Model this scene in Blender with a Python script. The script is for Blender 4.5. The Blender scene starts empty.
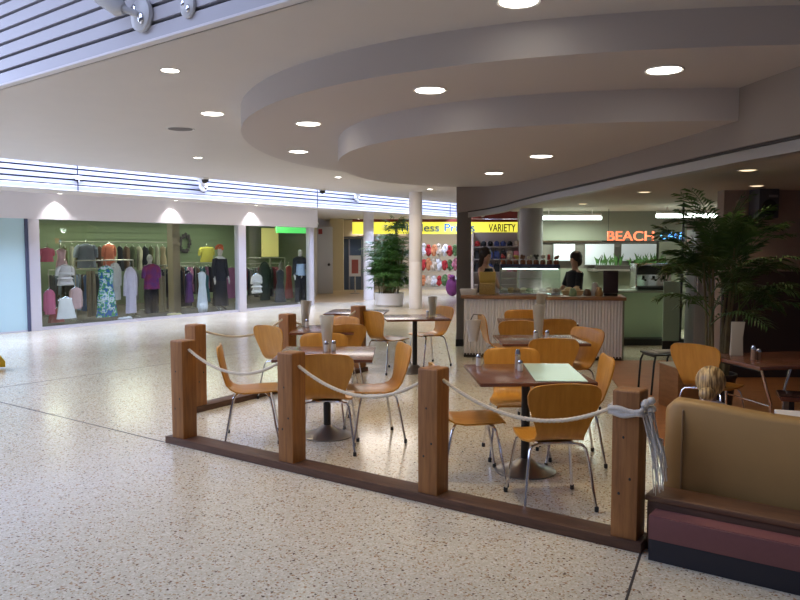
import bpy, bmesh, math, random
from mathutils import Vector, Matrix, Euler
random.seed(7)
S = bpy.context.scene
COL = S.collection
PI = math.pi
R = math.radians

# ------------------------------------------------------------------ materials
MATS = {}
def nodes(name):
    m = bpy.data.materials.new(name); m.use_nodes = True
    nt = m.node_tree
    return m, nt, nt.nodes['Principled BSDF']
def mat(name, col, rough=.5, metal=0., spec=.5, noise=0., nscale=20., bump=0., coat=0.):
    if name in MATS: return MATS[name]
    m, nt, b = nodes(name)
    b.inputs['Base Color'].default_value = (*col, 1)
    b.inputs['Roughness'].default_value = rough
    b.inputs['Metallic'].default_value = metal
    b.inputs['Specular IOR Level'].default_value = spec
    b.inputs['Coat Weight'].default_value = coat
    if noise or bump:
        tc = nt.nodes.new('ShaderNodeTexCoord')
        n = nt.nodes.new('ShaderNodeTexNoise'); n.inputs['Scale'].default_value = nscale; n.inputs['Detail'].default_value = 4
        nt.links.new(tc.outputs['Object'], n.inputs['Vector'])
        if noise:
            mx = nt.nodes.new('ShaderNodeMix'); mx.data_type = 'RGBA'
            mx.inputs[6].default_value = (*[c*(1-noise) for c in col], 1)
            mx.inputs[7].default_value = (*[min(1, c*(1+noise)) for c in col], 1)
            nt.links.new(n.outputs['Fac'], mx.inputs[0]); nt.links.new(mx.outputs[2], b.inputs['Base Color'])
        if bump:
            bp = nt.nodes.new('ShaderNodeBump'); bp.inputs['Strength'].default_value = bump; bp.inputs['Distance'].default_value = .01
            nt.links.new(n.outputs['Fac'], bp.inputs['Height']); nt.links.new(bp.outputs['Normal'], b.inputs['Normal'])
    MATS[name] = m; return m
def wood(name, c1, c2, scale=(1, 1, 1), rough=.4, freq=6., coat=0.):
    if name in MATS: return MATS[name]
    m, nt, b = nodes(name)
    tc = nt.nodes.new('ShaderNodeTexCoord'); mp = nt.nodes.new('ShaderNodeMapping')
    mp.inputs['Scale'].default_value = scale
    n = nt.nodes.new('ShaderNodeTexNoise'); n.inputs['Scale'].default_value = freq; n.inputs['Detail'].default_value = 6; n.inputs['Roughness'].default_value = .6
    rp = nt.nodes.new('ShaderNodeValToRGB')
    rp.color_ramp.elements[0].position = .3; rp.color_ramp.elements[0].color = (*c1, 1)
    rp.color_ramp.elements[1].position = .7; rp.color_ramp.elements[1].color = (*c2, 1)
    L = nt.links
    L.new(tc.outputs['Object'], mp.inputs['Vector']); L.new(mp.outputs['Vector'], n.inputs['Vector'])
    L.new(n.outputs['Fac'], rp.inputs['Fac']); L.new(rp.outputs['Color'], b.inputs['Base Color'])
    b.inputs['Roughness'].default_value = rough; b.inputs['Coat Weight'].default_value = coat; b.inputs['Coat Roughness'].default_value = .15
    MATS[name] = m; return m
def glow(name, col, strength):
    if name in MATS: return MATS[name]
    m, nt, b = nodes(name)
    b.inputs['Base Color'].default_value = (*col, 1)
    b.inputs['Emission Color'].default_value = (*col, 1); b.inputs['Emission Strength'].default_value = strength
    MATS[name] = m; return m
def glassmat(name, tint, fac=.08, rough=.02):
    if name in MATS: return MATS[name]
    m = bpy.data.materials.new(name); m.use_nodes = True; nt = m.node_tree
    for n in list(nt.nodes): nt.nodes.remove(n)
    o = nt.nodes.new('ShaderNodeOutputMaterial'); t = nt.nodes.new('ShaderNodeBsdfTransparent'); g = nt.nodes.new('ShaderNodeBsdfGlossy'); x = nt.nodes.new('ShaderNodeMixShader')
    t.inputs[0].default_value = (*tint, 1); g.inputs['Roughness'].default_value = rough; x.inputs[0].default_value = fac
    nt.links.new(t.outputs[0], x.inputs[1]); nt.links.new(g.outputs[0], x.inputs[2]); nt.links.new(x.outputs[0], o.inputs[0])
    MATS[name] = m; return m
def terrazzo():
    m, nt, b = nodes('terrazzo'); L = nt.links
    tc = nt.nodes.new('ShaderNodeTexCoord')
    def vor(scale, off):
        mp = nt.nodes.new('ShaderNodeMapping'); mp.inputs['Location'].default_value = (off, off*.7, 0); mp.inputs['Rotation'].default_value = (0, 0, off)
        L.new(tc.outputs['Object'], mp.inputs['Vector'])
        v = nt.nodes.new('ShaderNodeTexVoronoi'); v.inputs['Scale'].default_value = scale; v.inputs['Randomness'].default_value = 1
        L.new(mp.outputs['Vector'], v.inputs['Vector'])
        sp = nt.nodes.new('ShaderNodeSeparateColor'); L.new(v.outputs['Color'], sp.inputs['Color'])
        return v, sp
    v1, s1 = vor(52, .3); v2, s2 = vor(105, 1.7)
    def ramp(stops, src):
        r = nt.nodes.new('ShaderNodeValToRGB'); r.color_ramp.interpolation = 'CONSTANT'
        e = r.color_ramp.elements
        while len(e) < len(stops): e.new(.5)
        for i, (p, c) in enumerate(stops): e[i].position = p; e[i].color = (*c, 1)
        L.new(src, r.inputs['Fac']); return r
    base = (.66, .60, .45)
    r1 = ramp([(0, base), (.45, (.76, .70, .56)), (.72, (.60, .50, .35)), (.82, (.40, .22, .11)), (.88, (.82, .77, .65)), (.945, (.14, .09, .06)), (.975, (.52, .36, .20))], s1.outputs[0])
    r2 = ramp([(0, base), (.60, (.78, .71, .58)), (.82, (.50, .35, .20)), (.91, (.22, .13, .08)), (.95, (.62, .52, .38))], s2.outputs[0])
    lt = nt.nodes.new('ShaderNodeMath'); lt.operation = 'LESS_THAN'; lt.inputs[1].default_value = .42
    L.new(v1.outputs['Distance'], lt.inputs[0])
    mx = nt.nodes.new('ShaderNodeMix'); mx.data_type = 'RGBA'
    L.new(lt.outputs[0], mx.inputs[0]); L.new(r2.outputs['Color'], mx.inputs[6]); L.new(r1.outputs['Color'], mx.inputs[7])
    L.new(mx.outputs[2], b.inputs['Base Color'])
    n = nt.nodes.new('ShaderNodeTexNoise'); n.inputs['Scale'].default_value = 1.3; L.new(tc.outputs['Object'], n.inputs['Vector'])
    mr = nt.nodes.new('ShaderNodeMapRange'); mr.inputs['To Min'].default_value = .12; mr.inputs['To Max'].default_value = .26
    L.new(n.outputs['Fac'], mr.inputs['Value']); L.new(mr.outputs['Result'], b.inputs['Roughness'])
    b.inputs['Specular IOR Level'].default_value = .55
    return m

M_TERR = terrazzo()
M_CEIL = mat('ceiling paint', (.66, .62, .585), .8, noise=.03, nscale=3)
M_DISC = mat('disc paint', (.56, .515, .50), .75)
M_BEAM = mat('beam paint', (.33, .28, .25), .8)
M_CAFECEIL = mat('cafe ceiling paint', (.50, .45, .38), .8)
M_WHITE = mat('white paint', (.80, .77, .78), .6)
M_SLAT = mat('white enamel slat', (.52, .50, .53), .4)
M_SLATFAR = mat('darkened white slat', (.26, .26, .29), .45)  # white slats darkened in colour to offset the strong slot light
M_SLATGAP = mat('dark slat backing', (.010, .010, .028), .8)
M_ALU = mat('powder coated aluminium', (.62, .60, .66), .35, .2)
M_TRACK = mat('grey track', (.42, .39, .36), .4, .3)
M_PIER = mat('grey brown pier', (.17, .145, .125), .55)
M_COLUMN = mat('cream column', (.82, .77, .75), .45)
M_MAPLE = wood('maple ply', (.50, .205, .022), (.64, .30, .042), (6, 1, 1), .34, 4, .12)
M_TABLE = wood('red brown laminate', (.13, .045, .024), (.19, .072, .04), (1, 7, 1), .24, 5, .3)
M_POST = wood('hardwood post', (.22, .088, .025), (.38, .165, .048), (9, 9, .7), .5, 5)
M_SILL = wood('dark hardwood sill', (.075, .035, .02), (.14, .068, .04), (1, 9, 9), .5, 5)
M_CHROME = mat('chrome', (.72, .72, .74), .18, 1.)
M_BLACK = mat('black enamel', (.015, .014, .014), .4)
M_RUBBER = mat('black rubber', (.02, .02, .02), .7)
M_ROPE = mat('cotton rope', (.78, .69, .54), .9, noise=.2, nscale=160, bump=.6)
M_CORD = mat('white cord', (.66, .62, .56), .9, noise=.2, nscale=90, bump=.4)
M_SOFA = mat('tan vinyl', (.42, .25, .085), .5, noise=.08, nscale=7)
M_BURG = mat('burgundy board', (.17, .062, .062), .45, noise=.08, nscale=40)
M_CORR = mat('corrugated steel', (.78, .76, .78), .4)
M_COUNTERTOP = wood('counter timber', (.24, .12, .06), (.34, .18, .09), (1, 8, 8), .35, 4)
M_FLOORWOOD = wood('timber boards', (.30, .11, .034), (.44, .18, .06), (1, 12, 1), .6, 3)
M_GREENWALL = mat('pale green wall', (.42, .55, .40), .55)
M_TAUPE = mat('taupe plaster', (.36, .28, .235), .85, noise=.08, nscale=12)
M_DARKPANEL = mat('dark panel', (.045, .032, .028), .5)
M_CREAMWALL = mat('cream wall', (.62, .52, .38), .7)
M_LENS = glow('lamp lens', (1, .95, .84), 9)
M_TRIM = mat('white trim ring', (.75, .72, .68), .4)
M_GLASS = glassmat('shop glass', (.93, .96, .95), .055)
M_CLEAR = glassmat('clear glass', (.84, .92, .89), .13, .16)
def frosted():
    m = bpy.data.materials.new('frosted tumbler'); m.use_nodes = True; nt = m.node_tree
    for n in list(nt.nodes): nt.nodes.remove(n)
    o = nt.nodes.new('ShaderNodeOutputMaterial'); t = nt.nodes.new('ShaderNodeBsdfTransparent'); g = nt.nodes.new('ShaderNodeBsdfDiffuse'); x = nt.nodes.new('ShaderNodeMixShader')
    g.inputs[0].default_value = (.66, .63, .52, 1); x.inputs[0].default_value = .36
    nt.links.new(t.outputs[0], x.inputs[1]); nt.links.new(g.outputs[0], x.inputs[2]); nt.links.new(x.outputs[0], o.inputs[0]); return m
M_VASE = frosted()
M_LEAF = mat('palm leaf', (.062, .125, .03), .45, noise=.45, nscale=9)
M_LEAF2 = mat('bright palm leaf', (.06, .15, .035), .4, noise=.5, nscale=7)
M_STEM = mat('palm cane', (.16, .13, .06), .6, noise=.3, nscale=14)

# ------------------------------------------------------------------ mesh helpers
class MB:
    def __init__(s): s.v = []; s.f = []
    def add(s, v, f):
        o = len(s.v); s.v += [tuple(p) for p in v]; s.f += [[i+o for i in q] for q in f]; return s
    def box(s, c, d, rot=None, bev=0.):
        x, y, z = [k/2 for k in d]
        P = [Vector((a*x, b*y, e*z)) for a in (-1, 1) for b in (-1, 1) for e in (-1, 1)]
        if rot is not None:
            q = rot if isinstance(rot, Matrix) else Matrix.Rotation(rot, 3, 'Z')
            P = [q @ p for p in P]
        c = Vector(c)
        return s.add([p+c for p in P], [(0, 1, 3, 2), (4, 6, 7, 5), (0, 4, 5, 1), (2, 3, 7, 6), (0, 2, 6, 4), (1, 5, 7, 3)])
    def loft(s, rings, cap=True):
        n = len(rings[0]); o = len(s.v)
        for r in rings: s.v += [tuple(p) for p in r]
        for i in range(len(rings)-1):
            for j in range(n):
                a = o+i*n+j; b = o+i*n+(j+1) % n
                s.f.append([a, b, b+n, a+n])
        if cap:
            s.f.append([o+j for j in range(n)][::-1]); s.f.append([o+(len(rings)-1)*n+j for j in range(n)])
        return s
    def tube(s, pts, r, n=8):
        pts = [Vector(p) for p in pts]; rings = []
        rr = r if isinstance(r, (list, tuple)) else [r]*len(pts)
        up = Vector((0, 0, 1)); t0 = (pts[1]-pts[0]).normalized()
        if abs(t0.z) > .95: up = Vector((0, 1, 0))
        nrm = t0.cross(up).normalized()
        for i, p in enumerate(pts):
            t = (pts[min(i+1, len(pts)-1)]-pts[max(i-1, 0)]).normalized()
            nrm = (nrm - t*nrm.dot(t)).normalized(); b = t.cross(nrm)
            rings.append([p+(nrm*math.cos(2*PI*k/n)+b*math.sin(2*PI*k/n))*rr[i] for k in range(n)])
        return s.loft(rings)
    def lathe(s, prof, c=(0, 0, 0), n=24, cap=True):
        c = Vector(c)
        return s.loft([[c+Vector((r*math.cos(2*PI*k/n), r*math.sin(2*PI*k/n), z)) for k in range(n)] for r, z in prof], cap)
    def prism(s, poly, z0, z1):
        n = len(poly); a = sum(poly[i][0]*poly[(i+1) % n][1]-poly[(i+1) % n][0]*poly[i][1] for i in range(n))
        if a < 0: poly = poly[::-1]
        return s.loft([[(x, y, z0) for x, y in poly], [(x, y, z1) for x, y in poly]])
    def ball(s, c, r, n=12, m=8):
        if not isinstance(r, (tuple, list)): r = (r, r, r)
        c = Vector(c)
        rings = []
        for i in range(m+1):
            th = PI*(i+.02*(i == 0)-.02*(i == m))/m
            rings.append([c+Vector((r[0]*math.sin(th)*math.cos(2*PI*k/n), r[1]*math.sin(th)*math.sin(2*PI*k/n), -r[2]*math.cos(th))) for k in range(n)])
        return s.loft(rings)
    def xf(s, M):
        s.v = [tuple(M @ Vector(p)) for p in s.v]; return s
    def build(s, name, m, parent=None, smooth=True, bevel=0., seg=2, auto=35):
        me = bpy.data.meshes.new(name); me.from_pydata(s.v, [], s.f); me.validate(); me.update()
        if bevel:
            bm = bmesh.new(); bm.from_mesh(me)
            bmesh.ops.bevel(bm, geom=[e for e in bm.edges if e.calc_face_angle(0) > .6], offset=bevel, segments=seg, affect='EDGES', profile=.6)
            bm.to_mesh(me); bm.free()
        if smooth:
            me.polygons.foreach_set('use_smooth', [True]*len(me.polygons))
            me.set_sharp_from_angle(angle=R(auto))
        me.materials.append(m)
        o = bpy.data.objects.new(name, me); COL.objects.link(o)
        if parent is not None: o.parent = parent
        return o
def tag(o, label, cat, group=None):
    o['label'] = label; o['category'] = cat
    if group: o['group'] = group
    return o
def thing(name, label, cat, loc=(0, 0, 0), rz=0., group=None):
    o = bpy.data.objects.new(name, None); o.empty_display_size = .1; COL.objects.link(o)
    o.location = loc; o.rotation_euler = (0, 0, rz)
    return tag(o, label, cat, group)
def struct(o, label=None):
    o['kind'] = 'structure'
    if label: o['label'] = label
    return o
KIDS = {}
def dup(root, loc, rz, label, group=None):
    def cp(o, par):
        c = o.copy(); COL.objects.link(c)
        if par is not None: c.parent = par
        for k in o.children: cp(k, c)
        return c
    r = cp(root, None)
    r.location = loc; r.rotation_euler = (0, 0, rz); r['label'] = label
    if group: r['group'] = group
    return r
def textmesh(txt, size, name, m, parent, loc, rot, ext=.01, sx=1., align='LEFT', bold=0.):
    c = bpy.data.curves.new('t', 'FONT'); c.body = txt; c.size = size; c.extrude = ext; c.offset = bold; c.align_x = align
    o = bpy.data.objects.new('t', c); COL.objects.link(o)
    dg = bpy.context.evaluated_depsgraph_get()
    me = bpy.data.meshes.new_from_object(o.evaluated_get(dg))
    bpy.data.objects.remove(o); bpy.data.curves.remove(c)
    me.transform(Matrix.Diagonal((sx, 1, 1, 1))); me.materials.clear(); me.materials.append(m)
    t = bpy.data.objects.new(name, me); COL.objects.link(t); t.location = loc; t.rotation_euler = rot
    if parent is not None: t.parent = parent
    return t
def skin_mesh(name, joints, edges, m, parent=None, sub=2):
    """joints: {key:(x,y,z,rx,ry)}, grown with a Skin modifier, then baked to one mesh"""
    ks = list(joints); ix = {k: i for i, k in enumerate(ks)}
    me = bpy.data.meshes.new(name); me.from_pydata([joints[k][:3] for k in ks], [(ix[a], ix[b]) for a, b in edges], [])
    o = bpy.data.objects.new(name, me); COL.objects.link(o)
    md = o.modifiers.new('s', 'SKIN'); md.use_smooth_shade = True
    for k in ks:
        sv = me.skin_vertices[0].data[ix[k]]; j = joints[k]
        sv.radius = (j[3], j[4] if len(j) > 4 else j[3]); sv.use_root = (ix[k] == 0)
    sb = o.modifiers.new('u', 'SUBSURF'); sb.levels = sub; sb.render_levels = sub
    dg = bpy.context.evaluated_depsgraph_get()
    nm = bpy.data.meshes.new_from_object(o.evaluated_get(dg))
    bpy.data.objects.remove(o)
    nm.materials.clear(); nm.materials.append(m); nm.name = name
    nm.polygons.foreach_set('use_smooth', [True]*len(nm.polygons))
    r = bpy.data.objects.new(name, nm); COL.objects.link(r)
    if parent is not None: r.parent = parent
    return r
def area(name, loc, size, energy, col, rot=(0, 0, 0), shape='RECTANGLE', sy=None, spread=PI):
    l = bpy.data.lights.new(name, 'AREA'); l.energy = energy; l.color = col; l.shape = shape; l.size = size; l.spread = spread
    if sy: l.size_y = sy
    o = bpy.data.objects.new(name, l); COL.objects.link(o); o.location = loc; o.rotation_euler = rot; return o
def spot(name, loc, energy, col, ang=110, blend=.6, rot=(0, 0, 0), r=.05):
    l = bpy.data.lights.new(name, 'SPOT'); l.energy = energy; l.color = col; l.spot_size = R(ang); l.spot_blend = blend; l.shadow_soft_size = r
    o = bpy.data.objects.new(name, l); COL.objects.link(o); o.location = loc; o.rotation_euler = rot; return o
def face(f): return math.atan2(-f[0], f[1])          # rotation that turns local +Y to direction f

# ------------------------------------------------------------------ camera
cd = bpy.data.cameras.new('camera'); cam = bpy.data.objects.new('camera', cd); COL.objects.link(cam)
cam.location = (0, 0, 1.68); cam.rotation_euler = (R(90)-math.atan(53/750), 0, 0)
cd.sensor_width = 36; cd.lens = 33.75; cd.clip_end = 200
S.camera = cam

# ------------------------------------------------------------------ shell
HC, HU, HL, HS = 3.17, 2.93, 2.675, 2.76          # main ceiling, upper disc, lower disc, shop soffit
struct(MB().add([(-22, -4, 0), (14, -4, 0), (14, 40, 0), (-22, 40, 0)], [(0, 1, 2, 3)]).build('floor', M_TERR, smooth=False))
M_JOINT = mat('joint strip', (.06, .05, .045), .6)
def joint(i, a, b, w=.013):
    a, b = Vector((*a, 0)), Vector((*b, 0)); d = (b-a).normalized(); n = Vector((-d.y, d.x, 0))*w/2
    struct(MB().prism([(a-n)[:2], (b-n)[:2], (b+n)[:2], (a+n)[:2]], .0006, .0016).build('trim_%d' % i, M_JOINT, smooth=False), 'thin dark joint strip in the speckled floor')
joint(1, (-8.2, 10.85), (-2.02, 6.36)); joint(2, (-4.79, 8.89), (-2.5, 11.85)); joint(3, (1.33, 4.03), (.2, 1.5)); joint(4, (-4.79, 8.89), (-7.2, 5.8))

# main ceiling: bounded by the slat upstand (front left) and the skylight slot along the shops
A0 = Vector((-8.09, 10.64)); dE = Vector((.547, .837)); dT = Vector((.783, -.623)); nE = Vector((-.837, .547)); nT = Vector((.623, .783))
far = A0+dE*24; near = A0+dT*17
struct(MB().prism([tuple(A0), tuple(far), (13, 31), (13, near.y), tuple(near)], HC, HC+.12).build('ceiling', M_CEIL, smooth=False))
# front-left slatted upstand of the skylight well
def louvre(name, p, d, L, n, z0, pitch, count, gap, depth=.05, m=None):
    """horizontal boards on a dark backing, facing -n"""
    p = Vector((*p, 0)); d = Vector((*d, 0)); n = Vector((*n, 0)); rz = math.atan2(d.y, d.x)
    root = bpy.data.objects.new(name, None); COL.objects.link(root); struct(root)
    c = p+d*L/2
    H = pitch*count
    MB().box(c+n*(depth+.03)+Vector((0, 0, z0+H/2)), (L, .03, H), rz).build('backing', M_SLATGAP, root, False)
    b = MB()
    for k in range(count):
        b.box(c+n*depth/2+Vector((0, 0, z0+pitch*(k+.5))), (L, depth, pitch-gap), rz)
    b.build('slats', m or M_SLAT, root, False)
    return root
W1 = louvre('wall_skylight', tuple(A0-dT*2-nT*.066), tuple(dT), 20, tuple(nT), HC+.0, .121, 14, .028, .045)
W1['label'] = 'white slatted wall of the skylight well above the ceiling edge'
struct(MB().box((Vector((*(A0+dT*8.0-nT*.036), HC+.003))), (20, .07, .018), math.atan2(dT.y, dT.x)).build('trim_5', M_WHITE, smooth=False), 'white edge strip under the slatted skylight wall')
# far slatted band above the shops
B0 = A0+nE*.62
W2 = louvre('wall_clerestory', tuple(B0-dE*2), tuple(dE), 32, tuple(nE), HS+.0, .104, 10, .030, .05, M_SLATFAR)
W2['label'] = 'white slatted band above the clothes shop windows'
j = MB()
for t in (4.35, 11.6, 19): j.box(Vector((*(B0+dE*t-nE*.006), HS+.52)), (.014, .012, 1.04), math.atan2(dE.y, dE.x))
struct(j.build('trim_6', M_SLATGAP, smooth=False), 'dark vertical joints of the slatted band')

# ------------------------------------------------------------------ clothes shop, local frame: s along the front, d inwards
O = Vector((-7.74, 14.44)); U = Vector((.583, .813)).normalized(); N = Vector((-.813, .583)).normalized(); RS = math.atan2(U.y, U.x)
def sh(s, d, z=0.): q = O+U*s+N*d; return Vector((q.x, q.y, z))
def shbox(b, s0, s1, d0, d1, z0, z1): return b.box(sh((s0+s1)/2, (d0+d1)/2, (z0+z1)/2), (s1-s0, d1-d0, z1-z0), RS)
q = [sh(-8, -.03), sh(9.14, -.03), sh(9.14, .25), sh(-8, .25)]
struct(MB().prism([p[:2] for p in q], 2.24, HS+.02).build('wall_fascia', mat('daylight tinted fascia', (.84, .82, .88), .6), smooth=False), 'white fascia over the clothes shop windows')  # white fascia, with a lilac daylight tint put into its colour
# soffit between slatted band and shop fronts, runs on past the shop
e0, e1 = B0-dE*2, B0+dE*30
struct(MB().prism([tuple(e0), tuple(e1), (-3, 33), tuple(sh(13.8, 4.2)[:2]), tuple(sh(9.1, .1)[:2]), tuple(sh(-8, .1)[:2])], HS, HS+.1).build('ceiling_soffit', M_CEIL, smooth=False), 'low plaster soffit along the shop fronts')
# back wall, ceiling, carpet of the shop
M_SHOPWALL = mat('pale green slat panel', (.30, .36, .235), .6)
b = MB()
shbox(b, -1, 14.5, 4.75, 4.9, 0, 2.5)
for k in range(12): shbox(b, -1, 14.5, 4.72, 4.75, .1+k*.2, .285+k*.2)
struct(b.build('wall_shop_back', M_SHOPWALL, smooth=False))
struct(MB().prism([sh(-8, .02)[:2], sh(8.95, .02)[:2], sh(13.7, 4.0)[:2], sh(14.5, 4.9)[:2], sh(-1, 4.9)[:2]], 2.5, 2.56).build('ceiling_shop', mat('shop ceiling', (.55, .55, .47), .8), smooth=False))
struct(MB().prism([sh(.8, .1)[:2], sh(8.9, .1)[:2], sh(12.6, 3.3)[:2], sh(14, 4.7)[:2], sh(.8, 4.7)[:2]], .003, .012).build('floor_shop', mat('dark carpet', (.10, .085, .075), .95), smooth=False))
w = MB(); a, c_ = sh(8.93, .12), sh(13.4, 3.85)
v = (c_-a); struct(MB().box((a+c_)/2+Vector((0, 0, 1.38)), (v.length, .1, 2.76), math.atan2(v.y, v.x)).build('wall_side', mat('pale grey wall', (.56, .54, .50), .6), smooth=False), 'grey return wall at the end of the clothes shop')
struct(shbox(MB(), .62, .72, .12, 4.8, 0, 2.5).build('wall_shop_side', mat('shop side green', (.20, .26, .19), .6), smooth=False))
# mullions / pillars
for i, (s0, s1, d0, d1) in enumerate(((.60, .82, -.05, .14), (6.09, 6.34, -.05, .12), (8.80, 8.95, -.05, .12))):
    struct(shbox(MB(), s0, s1, d0, d1, 0, 2.24).build('column_%d' % (i+1), M_ALU, bevel=.01), 'pale metal pillar between the shop windows')
struct(shbox(MB(), .54, .6, -.03, .04, 0, 2.24).build('trim_7', mat('dark blue strip', (.08, .09, .16), .4), smooth=False))
for i, (s0, s1) in enumerate(((.82, 6.09), (6.34, 8.80))):
    root = bpy.data.objects.new('window_%d' % (i+1), None); COL.objects.link(root); struct(root, 'tall frameless shop window of the clothes shop')
    joints_ = [s0]+[k for k in (3.2, 4.98, 7.6) if s0 < k < s1]+[s1]
    for a, c_ in zip(joints_, joints_[1:]): shbox(MB(), a+.003, c_-.003, .02, .03, .06, 2.24).build('glass_pane', M_GLASS, root, False)
    shbox(MB(), s0, s1, 0, .05, 0, .06).build('window_frame', M_ALU, root, False)
struct(shbox(MB(), 4.92, 5.14, 1.1, 1.32, 0.012, 2.5).build('column_4', mat('tan pillar', (.36, .29, .19), .6), smooth=False), 'tan pillar inside the clothes shop')
# frosted panel at far left
root = bpy.data.objects.new('window_3', None); COL.objects.link(root); struct(root, 'pale blue frosted shop panel at the far left')
shbox(MB(), -4.0, .54, 0, .03, .03, 2.24).build('glass_pane', mat('frosted cyan glass', (.50, .70, .76), .12, spec=.6), root, False)
shbox(MB(), -4.0, .54, -.005, .035, 0, .03).build('window_frame', M_ALU, root, False)

# ------------------------------------------------------------------ garments
def prof(kind):
    # (t from the top, half-width fraction, half-depth fraction)
    return {'top': [(0, .28, .5), (.04, .62, .7), (.12, .86, .9), (.4, .82, 1), (1, .95, 1)],
            'shirt': [(0, .22, .5), (.03, .60, .7), (.09, .85, .9), (.5, .80, 1), (1, .90, 1)],
            'blouse': [(0, .22, .5), (.05, .65, .8), (.2, .8, 1), (.6, .72, 1), (.8, .9, 1.1), (1, 1, 1.2)],
            'dress': [(0, .26, .5), (.03, .58, .7), (.1, .72, .9), (.36, .56, .8), (.6, .78, 1), (1, .98, 1.2)],
            'skirt': [(0, .60, .7), (.05, .64, .8), (.5, .85, 1), (1, 1, 1.2)],
            'coat': [(0, .24, .5), (.03, .65, .8), (.1, .95, 1), (.5, .88, 1), (1, 1, 1.1)],
            'cardigan': [(0, .24, .5), (.04, .65, .8), (.14, .95, 1), (1, .92, 1)],
            'trousers': [(0, .85, .9), (.06, .9, 1), (.3, 1, 1.05), (1, .95, .9)]}[kind]
def garment_mesh(kind, w, h, seed, dep=.075):
    rnd = random.Random(seed); b = MB(); P = prof(kind); n = 20; K = 14
    ph = rnd.random()*6; fr = rnd.choice((5, 6, 7))
    def sect(t):
        for (t0, a0, b0), (t1, a1, b1) in zip(P, P[1:]):
            if t <= t1+1e-6:
                k = (t-t0)/(t1-t0); return a0+(a1-a0)*k, b0+(b1-b0)*k
        return P[-1][1:]
    def body(cx, wf):
        rings = []
        for i in range(K+1):
            t = (i/K)**1.15; a, e = sect(t)
            ring = []
            for k in range(n):
                an = 2*PI*k/n; rip = 1+(.12*t)*math.sin(fr*an+ph+2*t)
                ring.append((cx+a*wf*w/2*math.cos(an)*rip, e*dep*math.sin(an)*rip, -t*h))
            rings.append(ring)
        b.loft(rings)
    if kind == 'trousers':
        body(-w*.25, .5); body(w*.25, .5)
    else:
        body(0, 1)
    if kind in ('top', 'shirt', 'coat', 'cardigan', 'blouse'):
        sl = {'top': .45, 'shirt': .5, 'coat': .75, 'cardigan': .8, 'blouse': .4}[kind]*h
        for sx in (-1, 1):
            b.tube([(sx*w*.34, 0, -.09*h), (sx*w*.46, .0, -.2*h), (sx*w*.5, .01, -.2*h-sl*.5), (sx*w*.51, .02, -.12*h-sl)], [w*.10, w*.12, w*.115, w*.10], 8)
    if kind == 'blouse':
        for z in (.35, .6, .85):
            b.lathe([(w*.36, -h*z), (w*.47, -h*z-h*.07), (w*.44, -h*z-h*.1)], n=18, cap=False)
    return b
def hanger_mesh(w):
    b = MB(); b.tube([(-w*.42, 0, -.045), (0, 0, .025), (w*.42, 0, -.045)], .007, 6)
    b.tube([(0, 0, .02), (0, 0, .06), (.018, 0, .085), (.0, 0, .11), (-.018, 0, .095)], .004, 5); return b
FAB = {'pink': (.75, .16, .26), 'white and pink': (.80, .50, .58), 'ruffled white': (.80, .76, .80), 'bright pink': (.78, .20, .38), 'white': (.80, .80, .82), 'red': (.42, .08, .07),
       'pale pink': (.76, .52, .55), 'pale blue': (.40, .52, .72), 'denim blue': (.10, .18, .40), 'tan': (.33, .25, .17), 'lilac white': (.70, .64, .80), 'grey': (.26, .27, .26), 'slate': (.22, .25, .32),
       'orange red': (.48, .13, .07), 'black': (.012, .012, .018), 'tan narrow': (.30, .25, .16), 'navy': (.018, .02, .055), 'dark navy': (.02, .018, .05), 'purple': (.10, .03, .16), 'pale white': (.70, .76, .86),
       'teal': (.03, .16, .20), 'yellow': (.45, .40, .06), 'mauve': (.34, .12, .25), 'dark green': (.025, .045, .035), 'charcoal': (.05, .055, .07), 'dark': (.02, .022, .025)}
def fab(c):
    if c in MATS: return MATS[c]
    if c == 'green white blue' or c == 'purple and red':
        m, nt, bs = nodes(c); tc = nt.nodes.new('ShaderNodeTexCoord'); n = nt.nodes.new('ShaderNodeTexNoise'); n.inputs['Scale'].default_value = 9 if c[0] == 'g' else 5; n.inputs['Detail'].default_value = 2
        r = nt.nodes.new('ShaderNodeValToRGB'); r.color_ramp.interpolation = 'CONSTANT' if c[0] == 'g' else 'LINEAR'
        st = [(0, (.03, .12, .40)), (.42, (.08, .36, .12)), (.5, (.62, .72, .80)), (.58, (.05, .22, .45)), (.64, (.10, .42, .16))] if c[0] == 'g' else [(.3, (.10, .02, .20)), (.5, (.20, .015, .15)), (.7, (.30, .03, .04))]
        e = r.color_ramp.elements
        while len(e) < len(st): e.new(.5)
        for i, (p, q) in enumerate(st): e[i].position = p; e[i].color = (*q, 1)
        nt.links.new(tc.outputs['Object'], n.inputs['Vector']); nt.links.new(n.outputs['Fac'], r.inputs['Fac']); nt.links.new(r.outputs['Color'], bs.inputs['Base Color']); bs.inputs['Roughness'].default_value = .8
        MATS[c] = m; return m
    return mat(c, FAB[c], .85, noise=.12, nscale=8)
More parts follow.
